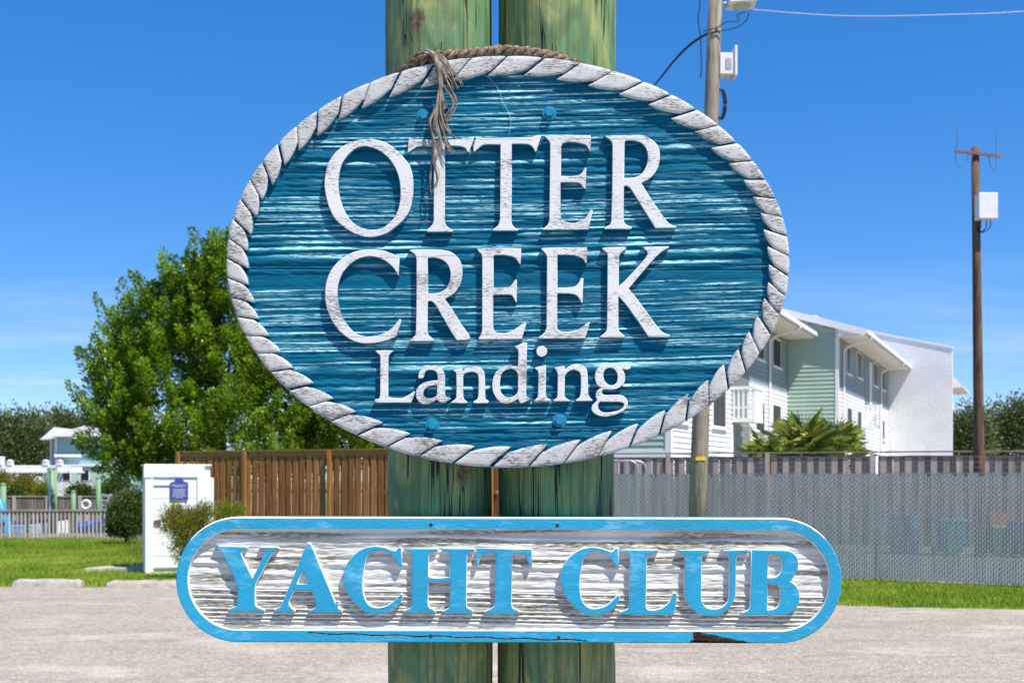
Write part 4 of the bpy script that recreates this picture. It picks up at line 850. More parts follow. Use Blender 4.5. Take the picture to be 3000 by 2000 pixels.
# ---------------------------------------------------------------- utility poles
M_polew = wood('weathered_pole', (.085, .07, .05), (.38, .34, .255), 'z', .9, .8, 0, .6)
M_poleb = wood('creosoted_pole', (.035, .02, .014), (.21, .12, .08), 'z', .9, .8, 0, .5)
M_box = plain('white_enamel', (.72, .71, .72), .45, .08, 8)
M_cable = plain('black_cable', (.012, .012, .014), .5, .1, bump=0)
PY = 20.6; pl = thing('utility_pole', 'weathered grey leaning utility pole carrying a floodlight and a white box', 'pole', (gx(2037, PY), PY, 0))
def pw(px, py, dy=0): p = at(px, py, PY + dy); return p - Vector(pl.location)
pbase = Vector((0, 0, -.4)); ptop = pw(2098, -60); pdir = (ptop - Vector((0, 0, 0)))
def pa(z): return Vector((0, 0, 0)) + pdir * (z / pdir.z)
MB().tube([pa(-.4), pa(2), pa(4), pa(6), pa(8), pa(10.5)], [.152, .147, .138, .128, .12, .112], 20).build('shaft', M_polew, pl, smooth=True)
c_ = pw(2131, 188); bx = MB().box(-.14, .10, -.10, .12, -.20, .16); bx.build('junction_box', M_box, pl, bevel=.012).location = c_
MB().box(.102, .145, -.13, .15, -.225, .27).build('box_door', M_box, pl, bevel=.008).location = c_
MB().box(-.05, .05, -.108, -.102, -.12, .06).build('box_label', plain('grey_label', (.35, .35, .38)), pl).location = c_
MB().tube([(-.02, 0, -.2), (-.02, 0, -.27)], .02, 8).tube([(.06, 0, -.2), (.06, 0, -.29)], .018, 8).build('box_gland', plain('tan_gland', (.5, .42, .25)), pl).location = c_
MB().bar(c_ + Vector((-.30, .05, .05)), c_ + Vector((-.12, .05, .05)), .05, .05).build('box_bracket', M_galv, pl)
hd = pw(2172, 6)
MB().tube([hd + Vector((-.38, .05, -.03)), hd + Vector((-.2, 0, -.02))], .03, 10).tube([hd + Vector((-.24, 0, -.06)), hd + Vector((-.16, 0, .02))], .05, 10).build('lamp_arm', M_galv, pl, smooth=True)
mb = MB(); mb.hexa([hd + Vector(q) for q in ((-.23, -.2, -.08), (.23, -.2, -.05), (.25, .2, -.05), (-.25, .2, -.08), (-.2, -.17, .14), (.22, -.17, .16), (.22, .17, .16), (-.2, .17, .14))])
mb.build('lamp_housing', M_box, pl, bevel=.02)
MB().tube([hd + Vector((0, 0, -.069)), hd + Vector((0, 0, -.088))], [.155, .15], 24).build('lamp_lens', plain('lamp_glass', (.42, .40, .33), .2), pl, smooth=False)
MB().box(-.085, .085, -.155, -.15, -.03, .03).build('pole_tag', plain('yellow_tag', (.75, .52, .02), .5), pl).location = pa(gz(1343, PY))
mb = MB()
for q in range(3): mb.tube([pw(2106 + 4*q + 14*math.cos(a), 305 + 45*math.sin(a), -.05 + .02*q) for a in np.linspace(0, 6.28, 25)], .012, 6)
mb.build('cable_coil', M_cable, pl, smooth=True)
for k, ps in enumerate(([(2052, -20), (2050, 20), (2045, 60), (2052, 110), (2055, 200), (2052, 230)], [(2185, 35), (2160, 45), (2165, 62), (2130, 64), (2104, 80), (2060, 92)], [(2193, 36), (2188, 58), (2160, 80), (2110, 92), (2070, 98)])):
    MB().tube(resample([pw(x_, y_, -.14) for x_, y_ in ps], 40), .009, 6).build('loose_cable', M_cable, pl, smooth=True)
# service drop to a mast standing behind the sign
MX = Vector((1.62, 24.6, 0)); mast = thing('service_mast', 'short grey timber mast behind the oval sign where the cable lands', 'pole', MX)
MB().tube([(0, 0, -.3), (0, 0, 4.6)], [.09, .075], 14).build('shaft', M_polew, mast, smooth=True)
MB().box(-.12, .12, -.02, .02, 4.3, 4.36).build('crossbar', M_polew, mast).location = (0, -.085, 0)
cbl = thing('service_cable', 'thick black twisted cable sagging from the leaning pole behind the sign', 'cable', pl.location)
for q in range(2):
    s_ = pw(2100, 86 + q * 6, -.12); e_ = MX + Vector((.02 * q, -.09, 4.4)) - Vector(pl.location)
    MB().tube(resample([s_, pw(2058, 106 + 3*q, .15), pw(2015, 136 + 4*q, .4), pw(1975, 178 + 3*q, .7), pw(1940, 222 + 2*q, 1.0), pw(1905, 268, 1.4), pw(1865, 340, 1.9), pw(1820, 470, 2.5), pw(1785, 660, 3.1), pw(1758, 850, 3.6), e_], 90), .016 if q == 0 else .011, 6).build('conductor', M_cable, cbl, smooth=True)
ow = thing('overhead_wire', 'thin pale wire running from the floodlight across the sky', 'wire', pl.location)
MB().tube(resample([pw(2206, 29), pw(2400, 44, .0), pw(2560, 48), pw(2760, 44), pw(3000, 34), pw(3400, -5), pw(3800, -80)], 60), .0075, 5).build('conductor', plain('pale_wire', (.42, .36, .42), .5, bump=0), ow)

QY = 26.0; p2 = thing('radio_pole', 'slim brown pole with a crossarm of whip antennas and a white box', 'pole', (gx(2872, QY), QY, 0))
def qw(px, py, dy=0): return at(px, py, QY + dy) - Vector(p2.location)
tq = qw(2857, 432); f = lambda z: Vector((tq.x * z / tq.z, 0, z))
MB().tube([f(-.3), f(2), f(4), f(6), f(tq.z)], [.118, .112, .10, .088, .078], 16).build('shaft', M_poleb, p2, smooth=True)
MB().bar(qw(2797, 442, -.1), qw(2932, 458, -.1), .05, .05).build('crossarm', wood('arm_wood', (.12, .08, .06), (.25, .17, .13), 'x', .5), p2)
M_ant = plain('blue_grey_antenna', (.12, .17, .25), .5, bump=0)
for xx, y0, y1, dx in ((2803, 445, 358, 2), (2918, 456, 366, 4)): MB().tube([qw(xx, y0, -.1), qw(xx + dx*.3, (y0+y1)/2, -.1), qw(xx + dx, y1, -.1)], [.011, .008, .004], 6).build('whip_antenna', M_ant, p2)
for ps in ([(2801, 448), (2800, 470), (2812, 488), (2828, 484), (2836, 460), (2838, 448)], [(2917, 458), (2918, 485), (2912, 502), (2902, 485), (2898, 462), (2890, 455)]):
    MB().tube(resample([qw(*q, -.1) for q in ps], 24), .008, 6).build('feed_cable', M_ant, p2, smooth=True)
c_ = qw(2876, 612, -.02); MB().box(-.20, .195, -.13, .13, -.27, .27).build('equipment_box', M_box, p2, bevel=.01).location = c_ + Vector((.02, -.2, 0))
MB().box(-.12, .05, -.07, .05, -.05, .05).build('box_bracket', M_galv, p2).location = c_ + Vector((-.03, -.02, 0))
for dx in (-.10, .02, .1): MB().tube(resample([c_ + Vector((dx, -.2, -.27)), c_ + Vector((dx, -.2, -.42)), c_ + Vector((dx*.4 - .07, -.13, -.52)), c_ + Vector((-.13, -.1, -.40))], 16), .010, 6).build('feed_cable', M_cable, p2, smooth=True)

# ---------------------------------------------------------------- townhouse row on the right
HA = -math.atan2(1575, 3600); HYo = 58.0
hs_ = thing('townhouse', 'stepped mint green and white townhouse row with shed roofs and a white stucco end wall', 'house', (gx(2454, HYo), HYo, 0), HA)
ca, sa = math.cos(HA), math.sin(HA); HX0 = gx(2454, HYo)
def toW(v, u): return HX0 + v*ca - u*sa, HYo + v*sa + u*ca
def u_of(px, v):                              # depth along the facade plane v at this photo column
    k = (px - 1500) / F; return (k * (HYo + v*sa) - HX0 - v*ca) / (-sa - k*ca)
def v_of(px, u):
    k = (px - 1500) / F; return (k * (HYo + u*ca) - HX0 + u*sa) / (ca - k*sa)
def z_of(py, v, u): return gz(py, toW(v, u)[1])
M_mint = plain('mint_siding', (.37, .50, .42), .6, .06, 2, bump=0)
M_sage = plain('sage_siding', (.25, .34, .31), .6, .06, 2, bump=0)
M_wsid = plain('white_siding', (.78, .80, .78), .6, .05, 2, bump=0)
M_trim = plain('white_trim', (.80, .80, .80), .55, .05, 4, bump=0)
M_stucco = plain('white_stucco', (.78, .78, .79), .85, .06, 1.2, bump=.6, bd=.03, bs=12)
M_roof = plain('pale_roof', (.40, .40, .43), .85, .15, 6, bump=.4, bd=.02, bs=20)
M_soff = plain('cream_soffit', (.78, .75, .66), .7, .05, 3, bump=0)
gl = MT('dark_window_glass', .3, .1); gl.col((.018, .022, .024)); M_glass = gl.mat
M_frame = plain('bronze_window_frame', (.10, .085, .07), .5, .1, bump=0)
M_door_shade = plain('sage_door_and_shade', (.17, .21, .19), .5, .08, bump=0)  # also colours the flat panels that imitate recess shade
M_pipe = M_trim
def clap(parent, L, z0, z1, mat, origin, axis, step=.19, clip=None):
    """lapped boards; axis 'u' along the facade (facing +v) or 'v' across it (facing -u)"""
    z = z0; pool = {}
    while z < z1 - .02:
        a = 0.0; l = L
        if clip: l = clip(z + step)
        if l < .2: break
        key = round(l, 3)
        if key not in pool:
            mb = MB(); t0, t1 = .045, .006; h = step * 1.06
            pr = [(0, 0), (t0, 0), (t1, h), (0, h)]
            if axis == 'u': mb.prism(pr, 0, l, 'y')
            else: mb.prism([(-p[0], p[1]) for p in pr], 0, l, 'x')
            pool[key] = mb.mesh('clapboard', mat)
        o = bpy.data.objects.new('clapboard', pool[key]); put(o, parent); o.location = (origin[0], origin[1], z); z += step
SL = .30
ZE2 = z_of(979, 1.3, -.35)                    # eave of the second unit
U2 = u_of(2601, 0); V1 = v_of(2306, 0); V1e = V1 + 1.35
ZE1 = z_of(990, V1e, 0); U1 = u_of(1962, V1); VL = V1 - 7.5
U3 = U2; V3 = v_of(2790, U3); Z3 = z_of(1020, V3, U3)
def unit_body(v0, v1, u0, u1, ze, ve, mat):
    """walls under a shed roof that falls towards +v; ze is the roof underside height at the eave ve"""
    top = lambda v: ze + (ve - v) * SL
    return MB().prism([(v0, 0), (v1, 0), (v1, top(v1)), (v0, top(v0))], u0, u1, 'y').build('wall', mat, hs_)
w2 = unit_body(VL + .5, 0, 0, U2 - .02, ZE2, 1.3, M_sage); w1 = unit_body(VL - 2, V1, U1, -.02, ZE1, V1e, M_sage)
def roof(v0, ve, u0, u1, ze, th=.24):
    t = lambda v: ze + (ve - v) * SL
    r_ = MB().hexa([(v0, u0, t(v0)), (ve, u0, t(ve)), (ve, u1, t(ve)), (v0, u1, t(v0)), (v0, u0, t(v0) + th), (ve, u0, t(ve) + th), (ve, u1, t(ve) + th), (v0, u1, t(v0) + th)]).build('roof', M_roof, hs_)
    MB().hexa([(v0, u0 - .03, t(v0) - .06), (ve, u0 - .03, t(ve) - .06), (ve, u0 - .002, t(ve) - .06), (v0, u0 - .002, t(v0) - .06), (v0, u0 - .03, t(v0) + th + .03), (ve, u0 - .03, t(ve) + th + .03), (ve, u0 - .002, t(ve) + th + .03), (v0, u0 - .002, t(v0) + th + .03)]).build('rake_board', M_trim, r_)
    MB().box(ve + .002, ve + .13, u0, u1, ze + .06, ze + th - .01).build('gutter', M_trim, r_)
    return r_
roof(VL, 1.3, -.35, U2 - .03, ZE2); roof(VL - 2.2, V1e, U1 - .4, -.03, ZE1)
def soffit(v0, ve, u0, u1, ze):
    o = MB().box(v0 + .005, ve, u0, u1, ze - .03, ze + .0).build('soffit', M_soff, hs_)
    n = int((u1 - u0) / 2.4)
    for i in range(n): MB().tube([((v0+ve)/2, u0 + (i+.5)*2.4, ze - .032), ((v0+ve)/2, u0 + (i+.5)*2.4, ze - .05)], .12, 10).build('soffit_vent', M_trim, o)
MB().prism([(.06, ZE2), (1.29, ZE2), (.06, ZE2 + 1.23*SL)], -.34, -.301, 'y').build('gable_fill', M_trim, hs_); MB().prism([(V1 + .06, ZE1), (V1e - .01, ZE1), (V1 + .06, ZE1 + 1.28*SL)], U1 - .38, U1 - .301, 'y').build('gable_fill', M_trim, hs_)
soffit(.035, 1.3, -.3, U2 - .05, ZE2 - .005); soffit(V1 + .035, V1e, U1 - .3, -.04, ZE1 - .005)
# second unit: long facade towards the yard, green cross wall facing the road
zb2 = z_of(1130, 0, 0)
wl = bpy.data.objects.new('siding', None); put(wl, hs_); clap(wl, U2 - .05, zb2, ZE2 - .05, M_sage, (0, 0), 'u')
wl = bpy.data.objects.new('siding', None); put(wl, hs_); clap(wl, U2 - .05, 1.6, zb2, M_wsid, (0, 0), 'u')
wl = bpy.data.objects.new('siding', None); put(wl, hs_)
clap(wl, -V1 - .05, 1.6, ZE2 + (1.3 - V1) * SL - .05, M_mint, (V1 + .04, -.001), 'v', .2, lambda z: min(-V1 - .06, -V1 - .06 - max(0, (z - (ZE2 + 1.3*SL)) / SL)))
MB().box(-.10, .045, -.06, -.034, 1.5, ZE2 + 1.3*SL - .02).build('corner_board', M_trim, hs_)
MB().box(.034, .062, -.06, .10, 1.5, ZE2 - .04).build('corner_board', M_trim, hs_)
# first unit
zb1 = z_of(1140, V1, 0)
wl = bpy.data.objects.new('siding', None); put(wl, hs_); clap(wl, -U1 - .05, zb1, ZE1 - .05, M_sage, (V1, U1 + .01), 'u')
wl = bpy.data.objects.new('siding', None); put(wl, hs_); clap(wl, -U1 - .05, 1.6, zb1, M_wsid, (V1, U1 + .01), 'u')
vv0 = v_of(1790, U1)
wl = bpy.data.objects.new('siding', None); put(wl, hs_); clap(wl, V1 - vv0 - .05, 1.6, 9.2, M_mint, (vv0, U1 - .001), 'v', .2)
MB().box(V1 - .14, V1 + .045, U1 - .06, U1 - .033, 1.4, ZE1 + .3).build('corner_board', M_trim, hs_)
MB().box(V1 + .033, V1 + .062, U1 - .06, U1 + .14, 1.4, ZE1).build('corner_board', M_trim, hs_)
MB().box(vv0, V1 - .16, U1 - .09, U1 - .034, 1.2, z_of(1318, V1, U1)).build('skirt_board', M_trim, hs_)
# stucco end unit
T3 = lambda v: Z3 + (V3 - v) * .25
MB().prism([(VL, 0), (V3, 0), (V3, T3(V3)), (VL, T3(VL))], U3, U3 + .35, 'y').build('stucco_wall', M_stucco, hs_); MB().box(VL, V3 - .7, U3 + .36, U3 + 6.5, 0, T3(V3) - .45).build('wall', M_wsid, hs_)
MB().hexa([(VL, U3 - .06, T3(VL) + .002), (V3 + .06, U3 - .06, T3(V3) - .013), (V3 + .06, U3 + .4, T3(V3) - .013), (VL, U3 + .4, T3(VL) + .002), (VL, U3 - .06, T3(VL) + .10), (V3 + .06, U3 - .06, T3(V3) + .085), (V3 + .06, U3 + .4, T3(V3) + .085), (VL, U3 + .4, T3(VL) + .10)]).build('parapet_cap', M_trim, hs_)
vp = v_of(2386, U3 + .5); MB().box(vp - .25, vp + .12, U3 + .4, U3 + 6, T3(vp) - .5, T3(vp) + .42).build('ridge_parapet', M_stucco, hs_)
ze3 = z_of(1135, V3 + .5, U3 + .5); v3e = v_of(2822, U3 + .5); zt3 = z_of(1087, V3, U3 + .5)
MB().hexa([(V3 - .69, U3 + .4, ze3), (v3e, U3 + .4, ze3), (v3e, U3 + 6.5, ze3), (V3 - .69, U3 + 6.5, ze3), (V3 - .69, U3 + .4, zt3 + .5), (v3e, U3 + .4, ze3 + .07), (v3e, U3 + 6.5, ze3 + .07), (V3 - .69, U3 + 6.5, zt3 + .5)]).build('rear_eave', M_soff, hs_)
# windows: frame, sill, two panes with a centre bar
def window(px0, px1, pyt, pyb, v, sash=2):
    ua, ub = u_of(px0, v), u_of(px1, v); um = (ua + ub) / 2; z1, z0 = z_of(pyt, v, um), z_of(pyb, v, um)
    fo = MB(); t = .06
    for b in ((ua - t, ub + t, z1, z1 + t), (ua - t, ub + t, z0 - t, z0), (ua - t, ua, z0, z1), (ub, ub + t, z0, z1)): fo.box(v + .01, v + .055, b[0], b[1], b[2], b[3])
    w_ = fo.build('window', M_trim, hs_); MB().box(v + .012, v + .052, ua, ua + .09, z0, z1).build('jamb', M_frame, w_)
    MB().box(v + .01, v + .05, ua, ub, z0, z1).build('pane', M_glass, w_)
    for i in range(1, sash): MB().box(v + .01, v + .058, ua + (ub-ua)*i/sash - .05, ua + (ub-ua)*i/sash + .05, z0, z1).build('mullion', M_frame, w_)
    MB().box(v + .01, v + .13, ua - .16, ub + .16, z0 - t - .07, z0 - t - .002).build('sill', M_trim, w_)
for a in ((2478, 2490, 1018, 1092), (2509, 2522, 1036, 1104), (2556, 2569, 1068, 1128), (2582, 2590, 1085, 1140)): window(*a, 0)
for a in ((2480, 2493, 1196, 1262), (2510, 2521, 1206, 1268), (2583, 2589, 1232, 1286)): window(*a, 0)
for a in ((2262, 2284, 996, 1072), (2216, 2235, 988, 1050), (2262, 2284, 1188, 1250), (2212, 2236, 1180, 1258), (2086, 2122, 1140, 1248), (1975, 2010, 1120, 1232)): window(*a, V1)
# dark panels imitating recess shade, entry door and balconies
def panel_box(name, px0, px1, pyt, pyb, v, th, mat, par=None):
    ua, ub = u_of(px0, v), u_of(px1, v); um = (ua + ub) / 2; z1, z0 = z_of(pyt, v, um), z_of(pyb, v, um); return MB().box(v + .008, v + th, ua, ub, z0, z1).build(name, mat, par or hs_)
panel_box('stair_shade_panel', 2531, 2545, 1052, 1186, 0, .045, M_door_shade); panel_box('corner_board', 2546, 2551, 1062, 1186, 0, .06, M_trim)  # flat dark panel painted in place of the stair recess's shade
dr = panel_box('entry_door', 2144, 2190, 1245, 1350, V1, .05, M_door_shade); panel_box('door_jamb', 2140, 2143.6, 1243, 1350, V1, .07, M_trim, dr); panel_box('door_jamb', 2190.4, 2195, 1243, 1350, V1, .07, plain('tan_jamb', (.45, .38, .30)), dr)
panel_box('door_lamp', 2165, 2171, 1262, 1280, V1, .14, M_trim, dr)
def balcony(px0, px1, pyt, pyb, v, dep, nb):
    ua, ub = u_of(px0, v), u_of(px1, v + dep); um = ua; z1, z0 = z_of(pyt, v, um), z_of(pyb, v, um)
    b = MB().box(v + .04, v + dep, ua, ub, z0, z0 + .16).build('balcony', M_trim, hs_)
    MB().box(v + .04, v + dep + .03, ua - .03, ua + .04, z1 - .12, z1).build('handrail', M_trim, b); MB().box(v + dep - .05, v + dep + .03, ua + .041, ub, z1 - .12, z1).build('handrail', M_trim, b)
    for i in range(nb): MB().box(v + .12 + (dep - .2)*i/(nb-1) - .045, v + .12 + (dep - .2)*i/(nb-1) + .045, ua, ua + .03, z0 + .16, z1 - .12).build('baluster', M_trim, b)
    MB().box(v + .06, v + dep - .04, ua + .001, ua + .029, (z0*.62 + z1*.38), (z0*.62 + z1*.38) + .07).build('mid_rail', M_trim, b)
    n2 = max(4, int((ub - ua) / .22))
    for i in range(n2): MB().box(v + dep - .03, v + dep + .005, ua + .05 + (ub-ua-.1)*i/n2, ua + .05 + (ub-ua-.1)*(i+.86)/n2, z0 + .161, z1 - .121).build('privacy_board', M_trim, b)
panel_box('balcony_shade_panel', 2142, 2192, 1060, 1243, V1, .046, M_door_shade)  # dark sheet on the wall imitates the shade behind the balusters
balcony(2141, 2236, 1132, 1236, V1, .95, 5); balcony(2531, 2580, 1186, 1258, 0, .9, 4)
def spout(px, v, ve, ze, zb, pxe):
    u0 = u_of(px, v); ue = u0 + .2
    MB().tube(resample([(ve + .06, ue, ze + .08), (ve - .02, ue, ze - .12), (v + .5, ue, ze - .30), (v + .13, ue, ze - .55), (v + .11, ue, ze - .95), (v + .11, ue, 3), (v + .11, ue, .1)], 50), .055, 8).build('downspout', M_pipe, hs_, smooth=True)
spout(2464, 0, 1.3, ZE2, 0, 0); spout(2575, 0, 1.3, ZE2, 0, 0); spout(2246, V1, V1e, ZE1, 0, 0)

# ---------------------------------------------------------------- white shack with its blue notice
KY = 21.6; kx = gx(425, KY); sk = thing('white_shack', 'peeling white wooden shack with a blue notice on its door', 'shed', (kx, KY, 0), R(19.5))
M_peel = paint('peeling_white_paint', (.80, .80, .79), .06, (.30, .27, .24), .5, .6, False, .155)
KW, KH, KD = 1.14, 1.93, 1.25
MB().box(.02, KW - .02, .03, KD, 0, KH - .03).build('wall', M_peel, sk)
MB().box(-.012, KW + .0, -.01, KD + .05, KH - .029, KH + .0).build('roof_board', M_peel, sk)
for i in range(8): MB().box(.14, KW - .25, -.004 + random.uniform(-.004, .004), .029, .10 + i*.205, .10 + i*.205 + .199).build('siding_board', M_peel, sk)
MB().box(0, .138, -.035, .028, -.02, KH - .24).build('corner_board', M_peel, sk); MB().box(-.02, .11, -.05, .027, KH - .238, KH - .031).build('corner_cap', M_peel, sk)
MB().box(.112, KW - .21, -.03, .026, KH - .23, KH - .031).build('header_board', M_peel, sk)
MB().box(KW - .248, KW - .12, -.03, .028, .02, KH - .032).build('corner_board', M_peel, sk); MB().box(KW - .118, KW + .04, -.02, .08, .02, KH - .24).build('corner_board', M_peel, sk)
MB().box(-.02, .018, .03, .20, -.02, KH - .04).build('corner_board', M_peel, sk)
MB().box(.14, .46, -.022, -.005, KH - .39, KH - .37).build('hasp', M_nail, sk)
MB().box(.15, .265, -.03, -.001, .855, .94).build('mail_slot', plain('dark_slot', (.10, .09, .09), .5), sk)
M_plq = plain('blue_notice', (.05, .07, .30), .4, .1, 4, bump=0); M_ptxt = plain('pale_lettering', (.55, .55, .68), .5, .05, bump=0)
nx = .425; nz0 = gz(1464, KY); W2 = .305
pts = [(nx, nz0), (nx + W2, nz0), (nx + W2, nz0 + .31), (nx + W2 - .06, nz0 + .315), (nx + W2 - .09, nz0 + .36), (nx + W2*.62, nz0 + .378), (nx + W2*.5, nz0 + .385), (nx + W2*.38, nz0 + .378), (nx + .09, nz0 + .36), (nx + .06, nz0 + .315), (nx, nz0 + .31)]
nb_ = MB().prism(pts, -.034, -.014).build('notice_board', M_plq, sk)
for (zc, hw) in ((.265, .13), (.235, .09), (.185, .11), (.16, .10), (.13, .105), (.10, .11), (.07, .12), (.042, .06)):
    mb = MB(); x = -hw
    while x < hw - .01:
        wl_ = random.uniform(.012, .04); mb.box(nx + W2/2 + x, nx + W2/2 + min(x + wl_, hw), -.0365, -.0345, nz0 + zc - .006, nz0 + zc + .006); x += wl_ + .007
    mb.build('text_line', M_ptxt, nb_)
M_conc = plain('rough_concrete', (.42, .38, .33), .9, .25, 8, .15, bump=.6, bd=.01, bs=40)
tag(MB().hexa([(-.85, -.25, 0), (.55, -.35, 0), (.55, .35, 0), (-.7, .3, 0), (-.83, -.23, .07), (.55, -.33, .09), (.55, .33, .09), (-.68, .28, .07)]).build('concrete_slab', M_conc, bevel=.015), 'low broken concrete slab on the grass beside the white shack', 'slab').location = (gx(395, 22.3), 22.3, 0)
def wheel_stop(label, px, Y, L, rz):
    pr = [(-.09, 0), (.09, 0), (.075, .07), (.045, .115), (-.045, .115), (-.075, .07)]; n = 14; mb = MB(); rows = []
    for i in range(n + 1):
        x = L * (i / n - .5); e = 1 - .25 * (i in (0, n)); rows.append([(x, p[0]*e + random.uniform(-.004, .004), p[1]*(e if i in (0, n) else 1) + (random.uniform(-.006, .006) if p[1] else 0)) for p in pr] )
    b0 = 0
    for r_ in rows: mb.v += r_
    for i in range(n):
        for j in range(6): mb.f.append((i*6+j, i*6+(j+1) % 6, (i+1)*6+(j+1) % 6, (i+1)*6+j)); mb.m.append(0)
    mb.f.append(tuple(range(6))); mb.m.append(0); mb.f.append(tuple(n*6 + j for j in range(6))); mb.m.append(0)
    o = mb.build('wheel_stop', M_conc); tag(o, label, 'wheel stop', 'concrete wheel stops at the edge of the lawn'); o.location = (gx(px, Y), Y, .006); o.rotation_euler = (0, 0, rz)
wheel_stop('worn concrete wheel stop lying on the open grass edge, away from the shack', 142, 18.95, 1.1, R(-5)); wheel_stop('concrete wheel stop in front of the white shack', 465, 18.7, 1.6, R(-5))

# ---------------------------------------------------------------- dock, creek side and pergola on the left
M_dock = wood('grey_dock_timber', (.20, .165, .14), (.42, .37, .32), 'x', .8, .85, .2); M_dockv = wood('grey_dock_baluster', (.34, .30, .26), (.62, .57, .51), 'z', .8, .85, .25)
A = Vector((gx(-90, 35.2), 35.2, 0)); L = 5.3; dk = thing('dock_railing', 'grey timber railing with upright balusters along the edge of the dock', 'railing', A, R(3))
zt = gz(1492, 35.2); z0 = gz(1578, 35.2)
MB().box(-.3, L, -.12, 1.2, z0 - .12, z0).build('deck_edge', M_dock, dk)
MB().box(-.3, L, -.07, .07, zt - .045, zt).build('top_rail', M_dock, dk); MB().box(-.3, L, -.02, .02, zt - .15, zt - .06).build('upper_rail', M_dock, dk); MB().box(-.3, L, -.02, .02, z0 + .08, z0 + .16).build('lower_rail', M_dock, dk)
bm_ = MB().box(-.02, .02, -.05, -.022, z0 + .02, zt - .05).mesh('baluster', M_dockv); pm_ = MB().box(-.055, .055, -.055, .055, z0 - .6, zt - .046).mesh('post', M_dockv)
x = -.2
while x < L: o = bpy.data.objects.new('baluster', bm_); put(o, dk); o.location = (x, 0, 0); x += .112
for x in (.25, 1.6, 2.95, 4.3): o = bpy.data.objects.new('post', pm_); put(o, dk); o.location = (x, .06 + .055, 0)
# far dock wall
D2 = thing('far_dock_fence', 'low dark plank fence on the far dock behind the green pilings', 'fence', (gx(-60, 56), 56, -.7)); L2 = 7.5
zt2 = gz(1452, 56) + .7; zb2_ = .35
M_dkd = wood('dark_dock_plank', (.10, .08, .065), (.26, .21, .175), 'z', .8, .85, .3); pm2 = MB().box(0, .145, 0, .025, zb2_, zt2 - .05).mesh('board', M_dkd)
for i in range(int(L2 / .16)): o = bpy.data.objects.new('board', pm2); put(o, D2); o.location = (i * .16, 0, random.uniform(-.02, .02))
MB().box(0, L2, -.04, .08, zt2 - .05, zt2).build('cap_rail', M_dock, D2); MB().box(0, L2, .026, .07, zb2_ + .2, zb2_ + .3).build('rail', M_dock, D2)
for x in (.1, 1.6, 3.1, 4.6, 6.1, 7.4): MB().box(x - .07, x + .07, -.10, -.041, -.6, zt2 + .02).build('post', M_dockv, D2)
M_gpile = MT('green_sleeved_piling', .55, .3); M_gpile.col(M_gpile.ramp(M_gpile.noise(M_gpile.co((8, 8, .8)), 1, 4), [(.3, (.10, .21, .10)), (.7, (.24, .38, .22))])); M_gpile = M_gpile.mat
def pile(label, px, pyt, Y, w_, capc=None):
    t = thing('dock_piling', label, 'piling', (gx(px, Y), Y, -1.2), 0, 'green pilings at the dock'); h_ = gz(pyt, Y) + 1.2; r_ = w_ / 2 / F * Y
    MB().tube([(0, 0, -.3), (.01, 0, h_*.5), (0, 0, h_)], [r_*1.08, r_, r_*.96], 14).build('shaft', M_gpile, t, smooth=True)
    MB().tube([(0, 0, h_ - .02), (0, 0, h_ + .03), (0, 0, h_ + .07)], [r_*1.02, r_*1.0, r_*.3], 14).build('cap', M_gpile if capc is None else capc, t); return t
pile('tall thick green piling with a white lamp, under the pergola beam', 150, 1374, 41, 23); pile('green piling twin standing just behind the tall thick one', 160, 1372, 43, 14)
pile('green piling cut by the picture edge beside the dock railing', 9, 1420, 38.5, 18); pile('short green piling beside the white life ring', 215, 1441, 44, 14); pile('slim green piling beside the blue tarpaulin', 288, 1400, 46, 14); pile('slim green piling half hidden by the evergreen foliage', 388, 1384, 50, 11)
# life ring, gangway, boats
t = thing('life_ring', 'white life ring standing on the far dock edge', 'life ring', (gx(252, 45), 45, gz(1487, 45)))
MB().tube([(.15*math.cos(a), 0, .12 + .15*math.sin(a)) for a in np.linspace(0, 2*np.pi, 25)], .045, 8).build('ring', M_trim, t, smooth=True)
MB().tube([(0, .03, -1.2), (0, .03, .05)], .05, 8).build('stand', M_dockv, t)
gw = thing('gangway', 'aluminium gangway with pipe handrails leading down to the dock', 'gangway', (gx(298, 47), 47, 0)); M_al = plain('bright_aluminium', (.62, .63, .64), .35, .1, 20, .5, .7)
zz0, zz1, xe = gz(1448, 47), gz(1462, 47), gx(372, 47) - gx(298, 47)
for y_ in (0, .9):
    for dz in (0, -.2, -.42): MB().tube([(0, y_, zz0 + dz), (xe, y_, zz1 + dz)], .028, 6).build('handrail', M_al, gw)
    for i in range(5): MB().tube([(xe*i/4, y_, zz0 + (zz1-zz0)*i/4), (xe*i/4, y_, zz0 + (zz1-zz0)*i/4 - .55)], .026, 6).build('stanchion', M_al, gw)
MB().hexa([(0, -.05, zz0 - .66), (xe, -.05, zz1 - .66), (xe, .95, zz1 - .66), (0, .95, zz0 - .66), (0, -.05, zz0 - .55), (xe, -.05, zz1 - .55), (xe, .95, zz1 - .55), (0, .95, zz0 - .55)]).build('walkway', M_al, gw)
for y_ in (.2, .7): MB().tube([(.1, y_, -1.4), (.1, y_, zz0 - .66)], .05, 8).build('leg', M_al, gw)
fd = MB().box(-13, -3.9, 36.6, 41.5, -.62, -.40).build('floating_dock', wood('bleached_dock_boards', (.34, .31, .27), (.55, .51, .45), 'x', .6)); tag(fd, 'bleached floating dock behind the grey railing', 'dock'); 
M_blu = plain('bright_blue_plastic', (.02, .30, .62), .35, .1, 4, .4, bump=0); M_cob = plain('cobalt_tarpaulin', (.02, .07, .42), .6, .2, 6, bump=.4)
M_navy = plain('navy_canvas', (.015, .025, .07), .7, .2, 6, bump=.3)
